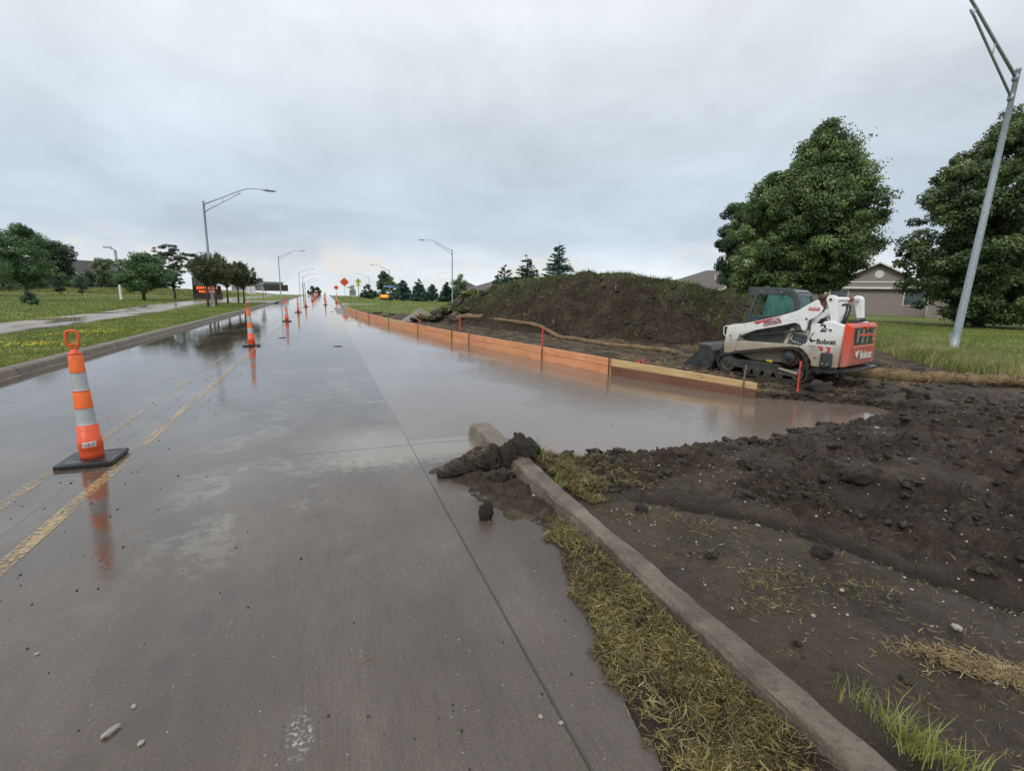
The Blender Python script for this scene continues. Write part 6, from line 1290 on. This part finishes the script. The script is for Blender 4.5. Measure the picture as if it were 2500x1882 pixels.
n=7000; xy=np.stack([11.3+2.3*rng.random(n),4.6+1.5*rng.random(n)],1); xy=xy[inpoly(xy[:,0],xy[:,1],[(11.3,5.3),(12.2,4.6),(13.6,4.7),(13.4,5.9),(12.2,5.6)])]; straws('loose_straw',xy,.16,.004,STRAW,lambda a,b:sz(a,b)+.05,.5,.02,'burst heap of loose tan straw at the right edge beyond the mud','straw')
# ---------------- sod, gravel pile, rubble by the far boards ----------------
sodm=[clodmesh(110+k,4,.45,1.4,(1,.75,.34)) for k in range(5)]
sods=[(1036,742,.42),(1070,747,.5),(1090,738,.45),(1098,755,.48),(1125,742,.5),(1146,760,.62),(1135,775,.4),(1181,770,.34),(1172,752,.3),(1062,764,.38),(1115,765,.4),(1158,735,.42),(1205,783,.22),(1010,755,.25)]
ordn=['first','second','third','fourth','fifth','sixth','seventh','eighth','ninth','tenth','eleventh','twelfth','thirteenth','fourteenth']
so_=sorted(range(len(sods)),key=lambda i:sods[i][0])
for r_,k in enumerate(so_):
    u,v,s=sods[k]; Y_=24.5 if v<765 else 22.5; P=at(u,v,Y_); zz_=float(sz([P.x],[P.y])[0]); o=solid('sod_clump',sodm[k%5],SODM if k%3!=1 else CLODM,(P.x,P.y,max(zz_+s*.15,min(P.z,zz_+s*.5))),s*.9,'turned over grass sod lump at the mound\'s left foot, %s counted from the left'%ordn[r_],'sod','sod lumps dumped at the left foot of the mound',rz=k*1.1); o.rotation_euler=(R(25*math.sin(k*2.)),R(20*math.cos(k*3.)),k*1.1)
for k,(u,v,s) in enumerate([(868,752,.16),(884,757,.3),(897,760,.26),(912,768,.3),(866,747,.2),(930,775,.26),(945,772,.2)]):
    P=gp(u,v,.05); l=['one','two','three','four','five','six','seven'][k]; solid('sod_clump',sodm[k%5],SODM if k%2 else CLODM,(P.x+.25,P.y,float(sz([P.x+.25],[P.y])[0])+s*.2),s,'dark sod lump lying behind the far curve of the form boards','sod','sod lumps behind the far form boards',rz=k)
gx,gy=4.55,25.2
n=2600; a_=rng.random(n)*6.28; r_=np.sqrt(rng.random(n))*.95; xy=np.stack([gx+np.cos(a_)*r_*1.0,gy+np.sin(a_)*r_*.8],1); r2=np.hypot((xy[:,0]-gx),(xy[:,1]-gy)/.8)
gh=lambda a,b:sz(a,b)*0+.08+.68*np.clip(1-np.hypot(a-gx,(b-gy)/.8)/1.,0,1)
xs_=np.arange(gx-1.6,gx+1.6,.08);ys_=np.arange(gy-1.4,gy+1.4,.08);Xs,Ys,Qs=grid(xs_,ys_); GP=M('gravel_heap',[(.3,(.10,.085,.07)),(.6,(.24,.21,.18))],14,(.6,.9),1.,60,bdist=.04)
Zg=gh(Xs,Ys)-.04*(np.hypot(Xs-gx,(Ys-gy)/.8)>1.)*8; gpile=thing('gravel_pile','cone of pale brown gravel between the form boards and the sod lumps','gravel pile',(0,0,0)); nmesh('gravel_heap',np.stack([Xs,Ys,Zg],1),Qs,GP,gpile,smooth=True); o=scatter('gravel_stones',stn,STONEM,xy,.015+.03*rng.random(n)**2,.3,zf=gh,kind='stuff',label=None); o.parent=gpile; 
# ---------------- living grass ----------------
def blades(name,xy,h,wd,mat,zf,label,cat='grass',lean=.35,wind=(0,0),kind='stuff',parent=None):
    n=len(xy); z_=zf(xy[:,0],xy[:,1]); a=rng.random(n)*6.28; hh=h*(.4+.9*rng.random(n)); s_=np.stack([np.cos(a),np.sin(a),np.zeros(n)],1)*wd
    l=rng.normal(size=(n,2))*lean; l=l+np.array(wind); c=np.stack([xy[:,0],xy[:,1],z_-.01],1); m_=c+np.stack([l[:,0]*.35*hh,l[:,1]*.35*hh,hh*.6],1); t_=c+np.stack([l[:,0]*hh,l[:,1]*hh,hh],1)
    V=np.stack([c-s_,c+s_,m_+s_*.75,m_-s_*.75,t_+s_*.12,t_-s_*.12],1).reshape(-1,3); b=(np.arange(n)*6)[:,None]; Q_=np.concatenate([b+np.array([[0,1,2,3]]),b+np.array([[3,2,4,5]])]); o=nmesh(name,V,Q_,mat,parent)
    if kind: tag(o,label,cat,None,kind)
    return o
gzf=lambda a,b:gz(a,b)+.10
n=70000; yy=9+50*rng.random(n)**1.9; xx=-5.42-(3.6+np.clip((yy-38)/20,0,1)*1.)*rng.random(n); xy=np.stack([xx,yy],1); xy=xy[rng.random(n)<.4+.6*sst(-.4,.3,fbm(xx*1.2,yy*1.2,3,41))]; blades('verge_grass',xy,.075,.010,GBL,gzf,'short green grass on the verge between left kerb and path',wind=(.15,0))
n=60000; yy=12+70*rng.random(n)**1.6; xx=-12.0-28*rng.random(n)**1.3-np.clip((yy-35)/15,0,1)*1.8; xy=np.stack([xx,yy],1); blades('lawn_grass',xy,.10,.022,GBL,gzf,'mown lawn grass on the far side of the left path',wind=(.15,0))
n=30000; xx=-14-45*rng.random(n); yy=84+30*rng.random(n); xy=np.stack([xx,yy],1); blades('meadow_grass',xy,.34,.05,DRYG,lambda a,b:gz(a,b)+.05,'tall pale unmown grass band on the left bank')
# right: lawn and tall strip
n=60000; xx=11+28*rng.random(n)**1.3; yy=4.5+32*rng.random(n)**1.2; xy=np.stack([xx,yy],1); k_=~inpoly(xx,yy,SITE); xy=xy[k_]; blades('lawn_grass',xy,.07,.016,GBL,lambda a,b:gz(a,b),'mown lawn grass right of the mound and under the big trees')
n=26000; t_=rng.random(n); px=np.array([(17.2,11.0),(15.0,8.7),(13.9,7.2),(12.9,5.9)]); k=np.minimum((t_*3).astype(int),2); f=(t_*3-k)[:,None]; c=px[k]*(1-f)+px[k+1]*f; xy=c+np.abs(rng.normal(size=(n,1)))*np.array([[1.6,.6]])+rng.normal(size=(n,2))*.25; xy=xy[(rng.random(n)<.35+.65*sst(-.3,.3,fbm(xy[:,0]*.9,xy[:,1]*.9,3,45)))]
blades('tall_grass',xy,.32,.0075,DRYG,lambda a,b:gz(a,b)-.02,'tall pale seeding grass round the foot of the leaning lamp post',lean=.25,wind=(.15,-.1))
n=9000; xy=np.stack([14+9*rng.random(n),9+9*rng.random(n)],1); xy=xy[~inpoly(xy[:,0],xy[:,1],SITE)]; blades('tall_grass',xy,.16,.010,DRYG,lambda a,b:gz(a,b)-.02,'pale taller grass strip running left from the lamp post foot')
n=30000; yy=36+90*rng.random(n)**1.3; xx=2.4+38*rng.random(n); xy=np.stack([xx,yy],1); k_=(~inpoly(xx,yy,SITE))&~((xx<5.6)&(yy>57.4)&(yy<61.8)); blades('lawn_grass',xy[k_],.09,.03,GBL,lambda a,b:gz(a,b),'mown lawn grass beyond the far end of the form boards')
# weeds over the mound: crest and right part green, tufts on the face
n=90000; xy=np.stack([4.5+15*rng.random(n),9+20*rng.random(n)],1); s_,_,md,_=soil(xy[:,0],xy[:,1],False); m_=fbm(xy[:,0]*.9,xy[:,1]*.9,4,51); md_,mh_=dseg(xy[:,0],xy[:,1],RIDGE,RH); relh=md/np.maximum(mh_,.2)
far_side=((xy[:,0]-9.8)*.62+(xy[:,1]-17.4)*.78)>0
prob=np.clip(.008+.12*sst(.38,.62,m_)+.75*sst(.84,.99,relh)+.8*far_side*sst(.3,.6,relh)+.8*sst(9.8,11.5,xy[:,0])*sst(-.35,.2,m_+.1)*sst(.15,.55,relh),0,1)*(md>.15)
xy=xy[rng.random(n)<prob]; blades('mound_weeds',xy,.13,.011,WEED,lambda a,b:sz(a,b)-.01,'green weeds and grass growing on the crest and face of the dirt mound',cat='weeds',lean=.8)
n=2600; xy=np.stack([4.5+14*rng.random(n),9+18*rng.random(n)],1); md=soil(xy[:,0],xy[:,1],False)[2]; xy=xy[md>.2]; straws('dead_stalks',xy,.22,.006,STRAW,sz,.6,.01,'dead pale stalks sticking out of the mound','straw')
# tufts near the kerb
def tuft(label,u,v,n,r_,h,mat,z0=.1,wind=(0,0),w_=.0028,lean=.5):
    P=gp(u,v,z0); t=thing('grass_tuft',label,'grass tuft',(P.x,P.y,z0)); xy=rng.normal(size=(n,2))*r_; blades('blades',xy,h,w_,mat,lambda a,b:np.zeros(len(a))-.02,None,lean=lean,wind=wind,kind=None,parent=t); return t
tuft('fresh green grass tuft growing behind the big slumped clod heap',1312,1118,60,.022,.17,GBL,.1,(-.1,0),.0035,.45)
tuft('small green tuft in the clippings right of the slumped heap',1362,1178,90,.03,.07,GBL,.13,(.1,0),.002,.9)
tuft('large yellow-green grass tuft behind the kerb at the lower right',2235,1812,170,.035,.10,TUFTM,.1,(.12,-.05),.0022,.5)
tuft('thin yellow grass tuft behind the kerb, above the large one',2160,1745,60,.03,.08,TUFTM,.1,(.1,0),.0018,.5)
tuft('grass tuft at the bottom edge right of the kerb',2345,1868,80,.03,.07,TUFTM,.1,(.1,0),.002,.5)
tuft('sparse stalks of grass behind the kerb left of the large tuft',2080,1690,26,.03,.10,TUFTM,.1,(.1,0),.0016,.5)
# yellow flowers
YF=leafmat('yellow_petals',[(0,(.55,.45,.02)),(1,(.75,.66,.05))],.5,.2)
for k,(u,v,n_,r1,r2,l) in enumerate([(70,842,260,.75,.25,'patch of small yellow flowers in the verge grass at the left edge'),(222,812,240,.8,.45,'patch of small yellow flowers in the verge behind the near cone\'s handle'),(165,776,120,1.2,.5,'yellow flowers on the lawn beyond the path')]):
    P=gp(u,v,.15); xy=np.stack([P.x+rng.normal(size=n_)*r1*.6,P.y+rng.normal(size=n_)*r2*1.6],1); c=np.stack([xy[:,0],xy[:,1],gz(xy[:,0],xy[:,1])+.17+.03*rng.random(n_)],1); N=np.array([0,0,1.])+rng.normal(size=(n_,3))*.4; V,Q_=leafquads(c,N,.035,1.2); o=nmesh('yellow_flowers',V,Q_,YF); tag(o,l,'flowers',None,'stuff')
# single green leaf on the mud
P=gp(2372,1222,.15); zt=float(sz([P.x],[P.y])[0]); P=gp(2372,1222,zt); o=MB().prism([(-.03,0),(-.015,.011),(.01,.013),(.03,.002),(.012,-.009),(-.015,-.008)],.0,.0015,'xy').obj('fallen_leaf',M('fresh_leaf',(.16,.30,.10),30,(.4,.6))); o.location=(P.x,P.y,zt+.012); o.rotation_euler=(.2,.1,R(75)); tag(o,'single fresh green leaf lying on the dark foreground earth','leaf')
P=gp(895,1613); o=MB().tube([(-.028,0,0),(0,.001,.002),(.028,-.001,0)],.0012,5).obj('straw_stalk',STRAW); o.location=(P.x,P.y,.003); o.rotation_euler=(0,0,R(20)); tag(o,'single pale stalk lying alone on the near concrete','straw')
P=gp(1220,1215,.14); o=MB().prism([(-.018,-.01),(.02,-.006),(.014,.012),(-.012,.010)],0,.0015,'xy').obj('green_scrap',M('green_plastic_scrap',(.01,.22,.08),20,(.3,.4))); o.location=(1.60,3.52,.165); tag(o,'scrap of bright green plastic on the kerb among clippings','scrap')
P=at(1716,815,11.6); o=solid('green_bottle',clodmesh(140,2,.1,1.,(1,.5,.5)),M('green_scrap_plastic',(.02,.30,.20),20,(.2,.4)),(P.x,P.y,float(sz([P.x],[P.y])[0])+.05),.09,'teal green scrap stuck in the mound slope above the bucket','scrap')
for k,(u,v,Y_,l) in enumerate([(1716,832,10.9,'tan straw clump at the mound foot above the bucket'),(1745,805,11.2,'brown straw clump above the teal scrap on the mound'),(1512,785,13.4,'straw coloured clump low on the middle of the mound face')]):
    P=at(u,v,Y_); zt=float(sz([P.x],[P.y])[0]); t=thing('straw_clump',l,'straw clump',(P.x,P.y,zt)); strands('straw_fibres',(0,0,.03),900,(.11,.11,.04),.10,.004,STRAW,t)
